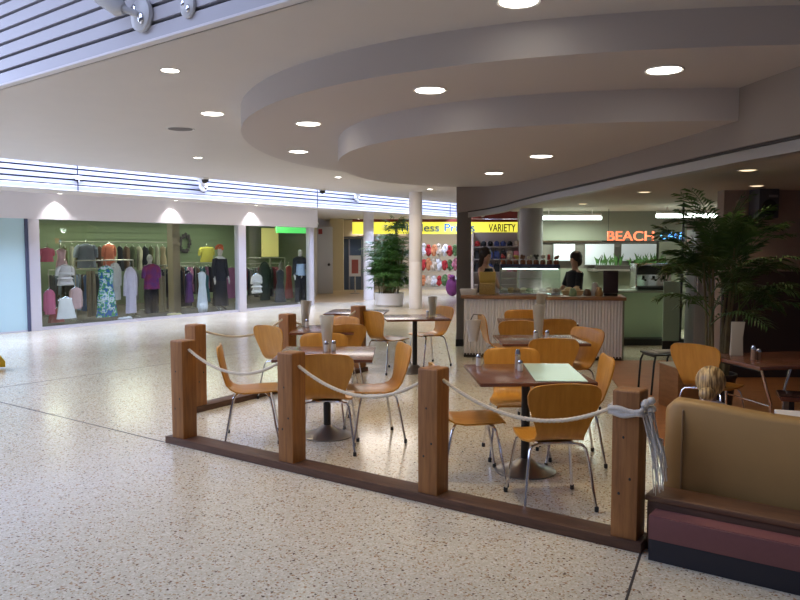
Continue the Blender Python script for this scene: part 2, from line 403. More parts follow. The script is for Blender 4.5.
#  s, d, top, bottom, width, kind, colour, label, category
GARM = [
 (1.52, .95, 1.68, 1.36, .30, 'top', 'pink', 'pink child top hung highest beside the first shop pillar', 'top'),
 (1.82, .90, 1.66, 1.13, .30, 'dress', 'white and pink', 'white and pink child dress hung high in the first shop window', 'dress'),
 (1.66, .50, 1.32, .86, .36, 'blouse', 'ruffled white', 'ruffled white child blouse below the pink top', 'blouse'),
 (1.36, .62, .80, .25, .22, 'coat', 'bright pink', 'bright pink child coat low in the first shop window', 'coat'),
 (1.56, .35, .62, .16, .42, 'skirt', 'white', 'full white child skirt above the red one', 'skirt'),
 (1.60, .80, .36, .05, .36, 'skirt', 'red', 'short red child skirt nearest the shop floor', 'skirt'),
 (1.95, .60, .82, .33, .26, 'cardigan', 'pale pink', 'pale pink cardigan right of the white skirt', 'cardigan'),
 (2.42, 1.35, 1.06, .23, .17, 'dress', 'pale blue', 'narrow pale blue dress left of the denim one', 'dress'),
 (2.58, 1.2, 1.06, .21, .21, 'dress', 'denim blue', 'denim blue dress left of the tan trousers', 'dress'),
 (2.52, .92, 1.16, .10, .22, 'trousers', 'tan', 'tan trousers hung beside the leaf print dress', 'trousers'),
 (2.66, .55, 1.27, .10, .54, 'dress', 'green white blue', 'green and blue leaf print dress in the first shop window', 'dress'),
 (3.16, .95, 1.33, .44, .28, 'shirt', 'white', 'white long shirt right of the leaf print dress', 'shirt'),
 (3.38, .68, 1.23, .13, .30, 'shirt', 'lilac white', 'long lilac white shirt beside the white one', 'shirt'),
 (4.10, 1.6, 1.13, .36, .28, 'top', 'grey', 'grey top behind the lilac white shirt', 'top'),
 (3.21, 2.2, 1.78, 1.17, .53, 'top', 'slate', 'slate grey top hung high behind the leaf print dress', 'top'),
 (4.00, 2.45, 1.78, 1.20, .34, 'top', 'orange red', 'orange red top hung high behind the white shirt', 'top'),
 (4.11, .88, 1.29, .66, .44, 'top', 'purple and red', 'purple and red blouse above black trousers', 'blouse'),
 (4.13, .95, .66, .06, .36, 'trousers', 'black', 'black trousers under the purple and red blouse', 'trousers'),
 (4.60, 1.15, .97, .05, .16, 'trousers', 'tan narrow', 'narrow tan trousers right of the black trousers', 'trousers'),
 (5.38, 1.80, 1.07, .08, .26, 'skirt', 'navy', 'long navy skirt leftmost on the low rail behind the tan pillar', 'skirt'),
 (5.66, 1.80, 1.07, .08, .28, 'skirt', 'black', 'long black skirt in the middle of the low rail', 'skirt'),
 (5.96, 1.85, 1.06, .08, .24, 'skirt', 'dark navy', 'long dark navy skirt rightmost on the low rail', 'skirt'),
 (5.18, .80, 1.04, .27, .27, 'dress', 'purple', 'purple dress left of the pale white dress', 'dress'),
 (5.47, .66, 1.06, .14, .34, 'dress', 'pale white', 'pale white dress beside the black dressed mannequin', 'dress'),
 (6.18, 1.35, .95, .20, .24, 'dress', 'teal', 'teal dress behind the pale white dress', 'dress'),
 (7.26, 2.6, 1.71, 1.24, .48, 'top', 'yellow', 'yellow top hung high on the rear rail', 'top'),
 (7.30, 1.6, 1.11, .23, .42, 'skirt', 'mauve', 'mauve skirt left of the second shop pillar', 'skirt'),
 (7.46, .75, .95, .39, .34, 'blouse', 'white', 'white blouse in the last shop window', 'blouse'),
 (8.20, 1.2, 1.27, .14, .36, 'coat', 'dark green', 'dark green coat behind the white blouse', 'coat'),
 (8.42, .80, 1.04, .08, .40, 'dress', 'charcoal', 'charcoal dress in the middle of the last shop window', 'dress'),
 (9.18, 1.5, 1.23, .13, .26, 'dress', 'grey', 'grey dress between charcoal dress and red dress', 'dress'),
 (9.05, 1.05, 1.14, .15, .32, 'dress', 'red', 'red dress beside the blue topped mannequin', 'dress'),
 (7.95, 1.85, 1.36, .12, .24, 'dress', 'dark', 'very dark dress at the left of the last shop window', 'dress'),
]
for i, (s, d, zt, zb, w_, kind, c, lab, cat) in enumerate(GARM):
    nm = cat.replace(' ', '_').replace('top', 'jersey')
    g = thing('hanging_'+nm, lab, cat, sh(s, d, zt-.02), RS, 'clothes in the shop window')
    garment_mesh(kind, w_, zt-zb-.02, i, .05 if w_ < .3 else .07).build('garment', fab(c), g)
    hanger_mesh(w_).build('hanger', M_CHROME, g)
# rear rail with a close row of clothes
M_RAIL = mat('rail steel', (.5, .48, .42), .3, .8)
def rail(label, s0, s1, d, z, group=None):
    t = thing('clothes_rail', label, 'rail', sh((s0+s1)/2, d, .012), RS)
    L = (s1-s0)/2
    MB().tube([(-L, 0, z), (L, 0, z)], .014, 8).build('top_bar', M_RAIL, t)
    for sx in (-1, 1):
        MB().tube([(sx*L, 0, .02), (sx*L, 0, z)], .014, 8).build('upright', M_RAIL, t)
        MB().box((sx*L, 0, .01), (.05, .4, .02)).build('foot', M_RAIL, t, bevel=.004)
    return t
rail('long high clothes rail along the rear of the shop', 3.3, 7.0, 3.5, 1.80)
rail('low clothes rail behind the tan pillar', 5.2, 6.2, 1.8, 1.16)
rail('clothes rail in the last shop bay', 7.75, 9.5, 1.65, 1.34)
rail('rail holding the prints and shirts behind the first shop window', 2.2, 3.7, 1.02, 1.36)
ORD = ['first', 'second', 'third', 'fourth', 'fifth', 'sixth', 'seventh', 'eighth', 'ninth', 'tenth', 'eleventh', 'twelfth', 'thirteenth', 'fourteenth', 'fifteenth', 'sixteenth', 'seventeenth', 'eighteenth']
RC = [('olive', (.12, .12, .05)), ('cream', (.55, .50, .38)), ('brown', (.14, .08, .05)), ('sage', (.25, .28, .19)), ('stone', (.42, .40, .32)), ('black', (.015, .015, .02)), ('moss', (.10, .12, .06)), ('maroon', (.18, .02, .05)), ('sand', (.48, .38, .26))]
for k in range(18):
    cn, cc = RC[(k*4+k//9*2) % 9]
    g = thing('hanging_garment', '%s garment, %s from the left on the high rear rail' % (cn, ORD[k]), 'garment', sh(3.42+k*.2, 3.5, 1.70), RS+R(70+random.uniform(-12, 12)), 'garments on the high rear rail')
    garment_mesh(random.choice(('shirt', 'dress', 'coat')), .40, random.uniform(.55, .85), 100+k, .06).build('garment', mat('rail '+cn, cc, .85), g)
    hanger_mesh(.4).build('hanger', M_CHROME, g)

LOWR = [('first bay', 1.05, 2.6, 3.9, 12, 'rear low rail of the first bay', [('charcoal', (.04, .045, .05)), ('black', (.012, .012, .018)), ('dark brown', (.05, .03, .025)), ('blue grey', (.12, .15, .2))]),
        ('mid', 1.12, 5.0, 6.0, 10, 'low rail left of the mannequin in black', [('navy', (.018, .02, .055)), ('black', (.012, .012, .018)), ('plum', (.06, .02, .09))]),
        ('second bay', 1.15, 6.5, 7.7, 12, 'low rail behind the mannequin in black', [('black', (.012, .012, .018)), ('mauve', (.30, .11, .22)), ('teal', (.03, .14, .18)), ('brown', (.10, .06, .04))]),
        ('third bay', 1.10, 8.3, 9.9, 14, 'low rail of the last shop bay', [('black', (.012, .012, .018)), ('bottle green', (.02, .05, .035)), ('charcoal', (.05, .055, .07)), ('wine', (.16, .02, .04))])]
for nm_, zr, s0, s1, cnt_, lab, cols in LOWR:
    dd = {'first bay': 2.7, 'mid': 2.3, 'second bay': 2.9, 'third bay': 2.3}[nm_]
    rail(lab, s0-.08, s1+.08, dd, zr+.06)
    for k in range(cnt_):
        cn, cc = cols[(k*3+k//4) % len(cols)]
        g = thing('hanging_garment', '%s garment, %s from the left on the %s' % (cn, ORD[k], lab), 'garment', sh(s0+(s1-s0)*k/(cnt_-1), dd, zr-.05), RS+R(60+random.uniform(-25, 25)), 'garments on the '+lab)
        garment_mesh(random.choice(('shirt', 'dress', 'coat', 'skirt')), .38, random.uniform(.6, .92), 300+k, .07).build('garment', mat('low '+cn, cc, .85), g)
        hanger_mesh(.38).build('hanger', M_CHROME, g)

# mannequins
M_MANQ = mat('mannequin shell', (.62, .58, .55), .35)
def figure_skel(h, arms=((.0, .02), (.0, .02)), stride=0.):
    s = h/1.75; J = {}
    J['pel'] = (0, 0, .95*s, .13*s, .10*s); J['wst'] = (0, 0, 1.10*s, .115*s, .085*s); J['che'] = (0, .0, 1.30*s, .14*s, .10*s)
    J['nb'] = (0, -.01*s, 1.46*s, .06*s, .055*s); J['nk'] = (0, 0, 1.52*s, .048*s, .05*s)
    J['hd0'] = (0, .015*s, 1.58*s, .062*s, .075*s); J['hd1'] = (0, .01*s, 1.66*s, .076*s, .092*s); J['hd2'] = (0, 0, 1.735*s, .055*s, .065*s)
    E = [('pel', 'wst'), ('wst', 'che'), ('che', 'nb'), ('nb', 'nk'), ('nk', 'hd0'), ('hd0', 'hd1'), ('hd1', 'hd2')]
    J['nose'] = (0, .105*s, 1.635*s, .012*s, .014*s); E.append(('hd1', 'nose'))
    for sx, k in ((-1, 'l'), (1, 'r')):
        ax, ay = arms[0 if sx < 0 else 1]
        J['sh'+k] = (sx*.17*s, 0, 1.41*s, .058*s, .058*s); J['el'+k] = (sx*(.23+ax*.3)*s, ay*.4*s, 1.12*s, .042*s, .042*s)
        J['wr'+k] = (sx*(.25+ax)*s, (.04+ay)*s, (.87+abs(ay)*.5)*s, .028*s, .024*s); J['ha'+k] = (sx*(.255+ax)*s, (.06+ay*1.2)*s, (.80+abs(ay)*.55)*s, .03*s, .016*s)
        E += [('che', 'sh'+k), ('sh'+k, 'el'+k), ('el'+k, 'wr'+k), ('wr'+k, 'ha'+k)]
        for q in range(4):
            fx = (q-1.5)*.018*s; ln = (.075, .088, .082, .062)[q]*s
            J['f%d%s' % (q, k)] = (J['ha'+k][0]+fx*.4, J['ha'+k][1]+fx, J['ha'+k][2]-ln, .0085*s, .0085*s); E.append(('ha'+k, 'f%d%s' % (q, k)))
        J['th'+k] = (J['wr'+k][0]-sx*.01*s, J['wr'+k][1]+.05*s, J['wr'+k][2]-.07*s, .010*s, .010*s); E.append(('wr'+k, 'th'+k))
        J['hp'+k] = (sx*.09*s, 0, .88*s, .095*s, .095*s); J['kn'+k] = (sx*.10*s, .02*s, .50*s, .06*s, .062*s); J['an'+k] = (sx*.10*s, sx*stride*s, .085*s, .038*s, .04*s)
        J['to'+k] = (sx*.11*s, .14*s+sx*stride*s, .03*s, .036*s, .025*s)
        E += [('pel', 'hp'+k), ('hp'+k, 'kn'+k), ('kn'+k, 'an'+k), ('an'+k, 'to'+k)]
    return J, E
def sub_skel(J, E, keys, grow, m, name, parent):
    j = {k: (*J[k][:3], J[k][3]+grow, J[k][4]+grow) for k in keys}
    return skin_mesh(name, j, [e for e in E if e[0] in j and e[1] in j], m, parent)
def loft_cloth(name, secs, m, parent, n=24, rip=0., fr=8):
    b = MB(); T = len(secs)-1
    b.loft([[(cx+rx*math.cos(2*PI*k/n)*(1+rip*i/T*math.sin(fr*2*PI*k/n)), cy+ry*math.sin(2*PI*k/n)*(1+rip*i/T*math.sin(fr*2*PI*k/n)), z) for k in range(n)] for i, (z, rx, ry, cx, cy) in enumerate(secs)])
    return b.build(name, m, parent)
J, E = figure_skel(1.66)
mq = skin_mesh('mannequin', J, E, M_MANQ); tag(mq, 'mannequin in a long black dress with white collar and orange flower hat', 'mannequin', 'shop mannequins')
mq.location = sh(6.03, .62, .012); mq.rotation_euler = (0, 0, RS+PI)
MBk = fab('black')
loft_cloth('black_dress', [(1.40, .10, .08, 0, 0), (1.36, .19, .11, 0, 0), (1.22, .165, .13, 0, 0), (1.05, .135, .11, 0, 0), (.90, .18, .14, 0, 0), (.5, .19, .16, 0, 0), (.13, .22, .19, 0, .01)], MBk, mq, rip=.05)
for sx in (-1, 1): MB().tube([(sx*.16, 0, 1.35), (sx*.222, 0, 1.07), (sx*.24, .035, .86)], [.065, .052, .042], 10).build('sleeve', MBk, mq)
MB().lathe([(.075, 1.42), (.13, 1.385), (.15, 1.36), (.12, 1.37), (.07, 1.40)], n=20).build('white_collar', fab('white'), mq)
b = MB(); rnd = random.Random(3)
for k in range(26):
    a = rnd.random()*2*PI; e = rnd.uniform(-.2, 1.3); c = Vector((math.cos(a)*math.cos(e), math.sin(a)*math.cos(e), math.sin(e)))*.09
    b.ball(c+Vector((0, 0, 1.63)), (.035, .035, .028), 8, 5)
b.build('flower_hat', mat('orange petals', (.80, .16, .05), .8), mq)
J, E = figure_skel(1.62, arms=((.06, .1), (.06, .1)))
m2 = skin_mesh('mannequin', J, E, M_MANQ); tag(m2, 'mannequin in black jacket, pale blue shirt and black trousers by the end pillar', 'mannequin', 'shop mannequins')
m2.location = sh(8.86, .42, .012); m2.rotation_euler = (0, 0, RS+PI-.2)
loft_cloth('jacket', [(1.40, .09, .07, 0, 0), (1.35, .20, .12, 0, 0), (1.18, .19, .14, 0, 0)], MBk, m2)
loft_cloth('shirt', [(1.19, .18, .13, 0, 0), (1.05, .165, .125, 0, 0), (.90, .175, .14, 0, 0), (.84, .18, .14, 0, 0)], fab('pale blue'), m2)
for sx in (-1, 1):
    MB().tube([(sx*.17, 0, 1.32), (sx*.23, .04, 1.05), (sx*.30, .12, .86)], [.066, .056, .05], 10).build('sleeve', MBk, m2)
    MB().tube([(sx*.085, 0, .86), (sx*.1, .02, .46), (sx*.1, .01, .06)], [.105, .085, .075], 12).build('trouser_leg', MBk, m2)
# head-only display bust over the purple blouse
t = thing('display_bust', 'pale display bust above the purple and red blouse', 'display bust', sh(4.08, .9, 1.30), RS+PI)
MB().ball((0, 0, .1), (.065, .08, .10)).ball((0, .07, .08), (.012, .015, .02), 6, 4).lathe([(.05, -.04), (.04, .03)], n=12).build('head', M_MANQ, t)
# wreath, hanger sign, lit panels
b = MB()
for k in range(40):
    a = 2*PI*k/40; b.ball((.2*math.cos(a)+random.uniform(-.04, .04), random.uniform(-.04, .04), .26*math.sin(a)+random.uniform(-.04, .04)), (.05, .03, .05), 6, 4)
o = tag(b.build('wreath', mat('dried wreath', (.10, .08, .09), .9)), 'dark dried wreath on the shop back wall', 'wreath'); o.location = sh(8.1, 4.62, 1.80); o.rotation_euler = (0, 0, RS)
t = thing('poster', 'yellow lit poster panel behind the last shop bay', 'poster', sh(10.6, 3.4, .012), RS)
MB().box((0, 0, 1.82), (.75, .04, .95)).build('poster_panel', glow('yellow poster', (.60, .50, .18), .5), t, False)
MB().box((0, .01, .66), (.06, .05, 1.32)).build('stand', M_RAIL, t, False)
t = thing('wall_sign', 'lit green sign high in the last shop bay', 'sign', sh(10.3, 2.1, 2.10), RS)
MB().box((0, 0, .14), (1.4, .05, .24)).build('sign_face', glow('green sign', (.10, .60, .14), 1.2), t, False)
for sx in (-.5, .5): MB().tube([(sx, 0, .26), (sx, 0, .40)], .008, 6).build('hanger_rod', M_RAIL, t)
# pale plinth things on the shop floor
for (s, d, w_, h_, c, lab) in ((3.15, .38, .5, .07, (.7, .72, .78), 'low pale shoe display under the white shirts'), (4.35, .32, .36, .07, (.60, .52, .28), 'straw coloured shoes under the black trousers'), (5.25, .36, .3, .26, (.70, .74, .82), 'white draped bag under the purple dress')):
    b = MB(); rnd = random.Random(int(s*100))
    for k in range(7): b.ball((rnd.uniform(-w_/2, w_/2), rnd.uniform(-.08, .08), h_*.5), (w_*.16, .07, h_*.5), 8, 6)
    o = tag(b.build('shoe_display' if h_ < .2 else 'draped_bag', mat(lab, c, .7)), lab, 'shoes' if h_ < .2 else 'bag'); o.location = sh(s, d, .014); o.rotation_euler = (0, 0, RS)

# ------------------------------------------------------------------ far end of the mall
struct(MB().box((1, 30.6, 1.6), (26, .2, 3.2)).build('wall_far', M_CREAMWALL, smooth=False))
struct(MB().box((-2.42, 28.9, 1.4), (.5, .2, 2.8)).build('wall_end', M_CREAMWALL, smooth=False), 'cream end wall between the grey door and the glass entrance')
# grey service door with sign
a, c_ = sh(9.05, .04), sh(13.3, 3.65)
t = bpy.data.objects.new('door_1', None); COL.objects.link(t); struct(t, 'grey service door past the clothes shop with a small red sign')
t.location = (-2.86, 27.0, 0); t.rotation_euler = (0, 0, R(8))
MB().box((0, 0, 1.2), (.88, .06, 2.4)).build('door_leaf', mat('door grey', (.52, .52, .53), .5), t, bevel=.005)
MB().box((0, -.04, 1.58+.65), (.14, .015, .18)).build('door_sign', mat('red sign', (.30, .03, .03), .4), t, False)
MB().ball((.3, -.07, 1.05), .05, 10, 6).build('door_handle', M_BLACK, t)
# glass entrance
t = bpy.data.objects.new('door_2', None); COL.objects.link(t); struct(t, 'dark blue glass entrance at the end of the mall'); t.location = (-1.75, 29.6, 0)
MB().box((0, .03, 1.0), (1.5, .02, 2.0)).build('glass_pane', mat('dusk glass', (.06, .085, .15), .1), t, False)
b = MB()
for x in (-.72, -.25, .25, .72): b.box((x, 0, 1.02), (.05, .06, 2.04))
b.box((0, 0, 2.05), (1.5, .06, .06)); b.build('door_frame', mat('steel frame', (.22, .23, .30), .4, .4), t, False)
struct(MB().box((-1.2, 29.5, 2.42), (2.9, .14, .62)).build('wall_entrance_fascia', M_CREAMWALL, smooth=False))
t = thing('notice_board', 'white framed notice with red print in front of the glass entrance', 'sign', (-1.62, 27.0, 0))
MB().box((0, 0, 1.0), (.42, .04, .75)).build('board', mat('board white', (.75, .72, .70), .5), t, bevel=.005)
MB().box((0, -.023, .98), (.24, .006, .5)).build('print', mat('red print', (.40, .10, .08), .6), t, False)
MB().tube([(0, 0, .03), (0, 0, .63)], .025).build('post', M_TRACK, t); MB().lathe([(.18, 0), (.18, .02), (.03, .04)]).build('base', M_TRACK, t)
# paler apron of floor by the door
struct(MB().prism([(-3.3, 22.6), (-1.1, 22.8), (-1.1, 29.4), (-3.2, 28.8)], .001, .004).build('floor_entrance', mat('tan vinyl floor', (.52, .36, .20), .3), smooth=False))

# variety shop
FZ = 2.21
t = thing('shop_sign', 'long yellow fascia sign of the variety shop with blue and dark lettering', 'sign', (1.55, 26.9, 0))
MB().box((0, .15, 2.36), (6.5, .22, .42)).build('sign_box', glow('yellow fascia', (.85, .78, .08), 1.0), t, False)
MB().box((0, .15, 2.62), (6.5, .26, .10)).build('cap', mat('dark red band', (.22, .03, .02), .5), t, False)
for wd_, x_ in (('Priceless', -1.76), ('Prices', .01)): textmesh(wd_, .40, 'lettering_word', mat('blue lettering', (.03, .20, .50), .5), t, (x_, .03, 2.235), (R(90), 0, 0), .008, 1.16, 'LEFT', .006)
textmesh('VARIETY', .38, 'lettering_word', mat('dark lettering', (.06, .05, .04), .5), t, (1.62, .03, 2.235), (R(90), 0, 0), .008, .66, 'LEFT', .006)
t2 = thing('shop_sign', 'dark red shop sign above the word VARIETY', 'sign', (3.55, 26.7, 0))
MB().box((0, .1, 2.83), (2.4, .08, .30)).build('sign_box', mat('red sign face', (.22, .03, .02), .5), t2, False)
b = MB(); b.lathe([(.085, 0), (.085, .012)]); b.xf(Matrix.Translation((-.62, .06, 2.82)) @ Matrix.Rotation(R(90), 4, 'X')); b.build('round_mark', mat('white mark', (.7, .66, .62), .6), t2)
struct(MB().box((1.9, 29.8, 1.2), (6.6, .1, 2.4)).build('wall_variety', mat('shop rear', (.42, .38, .36), .7), smooth=False))
for x in (-1.2, 2.25, 4.85): struct(MB().box((x, 27.2, 1.1), (.16, .3, 2.2)).build('column_%d' % (6+int(x)), mat('grey shop pillar', (.38, .36, .37), .5), smooth=False), 'grey pillar of the variety shop front')
GC = [('red', (.45, .03, .03)), ('white', (.75, .72, .68)), ('pink', (.60, .20, .25)), ('orange', (.65, .25, .10)), ('black', (.02, .02, .02)), ('green', (.12, .20, .07)), ('blue', (.06, .08, .22)), ('cream', (.62, .5, .36))]
VROW = ['lowest row', 'middle row', 'top row']
t = thing('display_rack', 'wire rack full of soft goods outside the variety shop', 'rack', (1.28, 26.3, 0))
b = MB()
for z in (.3, .84, 1.34): b.box((0, 0, z), (1.5, .4, .02))
for sx in (-.73, .73): b.tube([(sx, .18, 0), (sx, .18, 1.75)], .015)
b.build('rack_frame', M_RAIL, t)
k = 0
for r in range(3):
    for q in range(8):
        cn, cc = GC[[0, 1, 2, 3, 0, 1, 7, 5][(q*3+r*5) % 8]]
        b = MB(); rnd = random.Random(k*7)
        hh = rnd.uniform(.17, .23); b.ball((0, 0, hh), (rnd.uniform(.085, .12), .13, hh), 8, 6).ball((rnd.uniform(-.04, .04), -.07, hh*1.75), (.075, .07, .07), 8, 5)
        for e_ in (-1, 1): b.ball((e_*rnd.uniform(.05, .09), -.1, hh*rnd.uniform(.6, 1.5)), (.05, .05, rnd.uniform(.05, .11)), 7, 5)
        o = tag(b.build('soft_toy', mat('soft '+cn, cc, .9)), '%s soft toy, %s from the left in the %s of the wire rack' % (cn, ORD[q], VROW[r]), 'soft toy', 'soft toys on the wire rack')
        o.location = (1.28-.66+q*.187, 26.26, (.31, .85, 1.35)[r]); k += 1
o = tag(MB().ball((0, 0, .32), (.22, .18, .32)).ball((0, -.05, .66), (.10, .1, .08)).build('gift_bag', mat('magenta cloth', (.16, .025, .12), .8)), 'magenta gift bag on the floor beside the wire rack', 'bag'); o.location = (1.78, 25.6, 0)
t = thing('display_rack', 'tall shelves of bags and hats seen past the pillar below the word VARIETY', 'rack', (3.5, 26.4, 0))
b = MB()
for z in (.35, .8, 1.25, 1.68): b.box((0, 0, z), (1.9, .4, .03))
for sx in (-.94, .94): b.box((sx, 0, 1.1), (.03, .4, 2.2))
b.box((0, .2, 1.1), (1.9, .02, 2.2)); b.build('rack_frame', mat('beige rack', (.46, .38, .33), .6), t, False)
for r in range(3):
    for q in range(8):
        cn, cc = GC[[4, 2, 6, 4, 7, 6, 0, 4][(q*5+r*3) % 8]]
        b = MB()
        if r == 2: b.ball((0, 0, .10), (.10, .1, .10), 8, 6).lathe([(.05, .01), (.115, .02), (.115, .03), (.05, .05)], n=14)
        else: b.loft([[(-.09, -.06, 0), (.09, -.06, 0), (.09, .06, 0), (-.09, .06, 0)], [(-.10, -.07, .2), (.10, -.07, .2), (.10, .07, .2), (-.10, .07, .2)], [(-.06, -.02, .29), (.06, -.02, .29), (.06, .02, .29), (-.06, .02, .29)]]).tube([(-.05, 0, .28), (-.04, 0, .36), (.04, 0, .36), (.05, 0, .28)], .008, 5)
        nm = 'hat' if r == 2 else 'handbag'
        o = tag(b.build(nm, mat('goods '+cn, cc, .8)), '%s %s, %s from the left on the %s of the tall shelves' % (cn, nm, ORD[q], ('lower shelf', 'middle shelf', 'top shelf')[r]), nm, nm+'s on the tall shelves')
        o.location = (3.5-.8+q*.228, 26.32, (.815, 1.265, 1.695)[r])

# columns of the mall
def roundcol(i, x, y, r, h):
    b = MB(); b.lathe([(r*1.02, 0), (r*1.02, .12), (r, .13), (r, 1.27), (r*.985, 1.275), (r*.985, 1.29), (r, 1.295), (r, 2.53), (r*.985, 2.535), (r*.985, 2.55), (r, 2.555), (r, h)], n=32)
    o = struct(b.build('column_%d' % i, M_COLUMN), 'round cream column in the mall'); o.location = (x, y, 0)
roundcol(20, .425, 20.5, .178, HC); roundcol(21, -1.0, 23.9, .165, HS)

# ------------------------------------------------------------------ ceiling discs and curved beam
BEAM = [(.94, 12.58, 2.25), (1.35, 12.5, 2.31), (1.62, 12.2, 2.36), (1.82, 11.7, 2.41), (2.07, 10.6, 2.45), (2.28, 9.4, 2.465), (2.46, 8.0, 2.47), (2.58, 7.0, 2.47), (2.67, 6.06, 2.465), (2.78, 5.2, 2.46), (2.88, 4.2, 2.46), (2.94, 3.2, 2.46), (2.98, 1.5, 2.46)]
def smooth_line(P, k=4):
    out = []
    for i in range(len(P)-1):
        p0, p1, p2, p3 = [Vector(P[max(0, min(len(P)-1, i+q))]) for q in (-1, 0, 1, 2)]
        for q in range(k):
            t = q/k; out.append(.5*((2*p1)+(p2-p0)*t+(2*p0-5*p1+4*p2-p3)*t*t+(3*p1-p0-3*p2+p3)*t**3))
    out.append(Vector(P[-1])); return out
BL = smooth_line(BEAM)
def strip(name, L, off0, off1, zb, zt, m):
    rings = []
    for i, p in enumerate(L):
        t = (L[min(i+1, len(L)-1)]-L[max(i-1, 0)]); t = Vector((t.x, t.y, 0)).normalized(); n = Vector((-t.y, t.x, 0))
        a = Vector((p.x, p.y, 0))+n*off0; c = Vector((p.x, p.y, 0))+n*off1
        z0, z1 = zb(p), zt(p)
        rings.append([(a.x, a.y, z0), (c.x, c.y, z0), (c.x, c.y, z1), (a.x, a.y, z1)])
    return MB().loft(rings).build(name, m, auto=40)
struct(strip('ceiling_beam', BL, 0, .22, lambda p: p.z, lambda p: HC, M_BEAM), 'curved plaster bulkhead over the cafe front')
struct(strip('trim_8', BL[2:], .05, .17, lambda p: p.z-.105, lambda p: p.z-.02, M_TRACK), 'grey shutter track under the bulkhead')
struct(strip('trim_9', BL[2:], .02, .20, lambda p: p.z-.02, lambda p: p.z-.001, mat('dark reveal', (.05, .04, .035), .6)), 'dark reveal above the shutter track')
def disc(name, c, r, th0, th1, z0, z1, beamsel, label):
    P = []; n = 120
    for k in range(n+1):
        th = R(th0+(th1-th0)*k/n)
        rr = r-.09+.2*math.sin(2*(th))**2
        P.append((c[0]+rr*math.cos(th), c[1]+rr*math.sin(th)))
    P += beamsel
    me = MB().prism(P, z0, z1).build(name, M_DISC, auto=30)
    return struct(me, label)
bx = [(p.x-.003, p.y) for p in BL]
disc('ceiling_disc_upper', (2.93, 9.5), 4.86, -91.3, -250, HU, HC, [(q[0], q[1]) for q in bx if 4.9 < q[1] < 12.45], 'upper stepped round ceiling drop')
disc('ceiling_disc_lower', (2.7, 9.46), 3.54, -90.45, -240.2, HL, HU, [(q[0], q[1]) for q in bx if 6.2 < q[1] < 12.45], 'lower stepped round ceiling drop')
# cafe pier under the beam end
ang = R(-12)
o = struct(MB().box((0, 0, 1.2), (.24, .42, 2.4)).build('column_30', M_PIER, bevel=.006), 'grey brown square pier at the cafe corner'); o.location = (1.09, 12.85, 0); o.rotation_euler = (0, 0, R(-4))
o = struct(MB().box((0, 0, .06), (.26, .44, .12)).build('baseboard_pier', M_BLACK, smooth=False)); o.location = (1.09, 12.85, 0); o.rotation_euler = (0, 0, R(-4))

# ------------------------------------------------------------------ cafe interior
ip = [(p.x+.1, p.y) for p in BL[3:]]+[(9, 1.5), (9, 15.4), (2.3, 15.4), (1.25, 12.95)]
struct(MB().prism(ip, 2.40, 2.45).build('ceiling_cafe', M_CAFECEIL, smooth=False))
struct(MB().prism([(2.95, 11.0), (2.25, 6.6), (2.15, 4.7), (2.6, 3.4), (9, 3.4), (9, 9.6), (4.2, 9.6), (4.0, 11.0)], .002, .008).build('floor_cafe', M_FLOORWOOD, smooth=False), 'brown timber floor of the cafe interior')
struct(MB().box((6.6, 9.7, 1.2), (4.96, .2, 2.4)).build('wall_right', M_TAUPE, smooth=False))
struct(MB().box((6.6, 9.58, .685), (4.96, .05, 1.37)).build('trim_10', M_DARKPANEL, smooth=False), 'black dado panel along the cafe side wall')
v = Vector((5.75-4.12, 15.2-9.8)); struct(MB().box((5.72, 12.5, 1.2), (.12, v.length, 2.4), -math.atan2(v.x, v.y)).build('wall_cafe_side', M_TAUPE, smooth=False))
struct(MB().box((9.05, 6, 1.2), (.1, 8, 2.4)).build('wall_cafe_right', M_TAUPE, smooth=False))
b = MB(); b.box((4.1, 15.3, 2.12), (3.4, .16, .62)); b.box((4.1, 15.3, .62), (3.4, .16, 1.24)); b.box((2.63, 15.3, 1.5), (.36, .16, .7)); b.box((5.5, 15.3, 1.5), (.5, .16, .7))
struct(b.build('wall_cafe_back', mat('dim green plaster', (.20, .20, .15), .7), smooth=False))
# serving hatch with pale blinds behind
for i, (x0, x1, z0, z1) in enumerate(((3.12, 3.55, 1.40, 1.74), (3.76, 4.34, 1.32, 1.74), (4.5, 5.2, 1.40, 1.74))):
    struct(MB().box(((x0+x1)/2, 15.26, (z0+z1)/2), (x1-x0, .04, z1-z0)).build('window_%d' % (10+i), mat('pale blind', (.66, .66, .74), .5), smooth=False), 'pale blind in the serving hatch')
struct(MB().box((4.1, 15.38, 1.5), (3.2, .03, .55)).build('wall_hatch', M_PIER, smooth=False))
struct(MB().lathe([(.22, 0), (.22, 2.4)], n=28).xf(Matrix.Translation((2.47, 14.2, 0))).build('column_31', mat('grey pillar paint', (.34, .31, .33), .5)), 'grey round pillar behind the cafe counter')

# front counter
ca = Vector((.98, 11.42)); cb = Vector((3.27, 10.98)); cv = cb-ca; cl = cv.length; cr = math.atan2(cv.y, cv.x)
cn = Vector((-cv.y, cv.x)).normalized()
CNT = thing('cafe_counter', 'long cafe counter with ribbed grey front and timber top', 'counter', (*ca, 0), cr)
b = MB(); nb = 52; fr_ = []; bk = []
for k in range(nb*6+1):
    x = cl*k/(nb*6); y = -.022*(.5+.5*math.cos(2*PI*k/6)); fr_.append((x, y))
b.loft([[(x, y, .04), (x, y, .895), (x, .02, .895), (x, .02, .04)] for x, y in fr_])
b.build('ribbed_front', M_CORR, CNT, auto=25)
MB().box((cl/2, .35, .45), (cl-.02, .64, .88)).build('cabinet', mat('counter carcass', (.30, .31, .27), .6), CNT, False)
MB().box((cl+.01, .33, .46), (.03, .70, .90)).build('end_panel', mat('olive end panel', (.14, .15, .10), .5), CNT, False)
MB().box((cl/2, .33, .92), (cl+.10, .74, .05)).build('countertop', M_COUNTERTOP, CNT, bevel=.008)
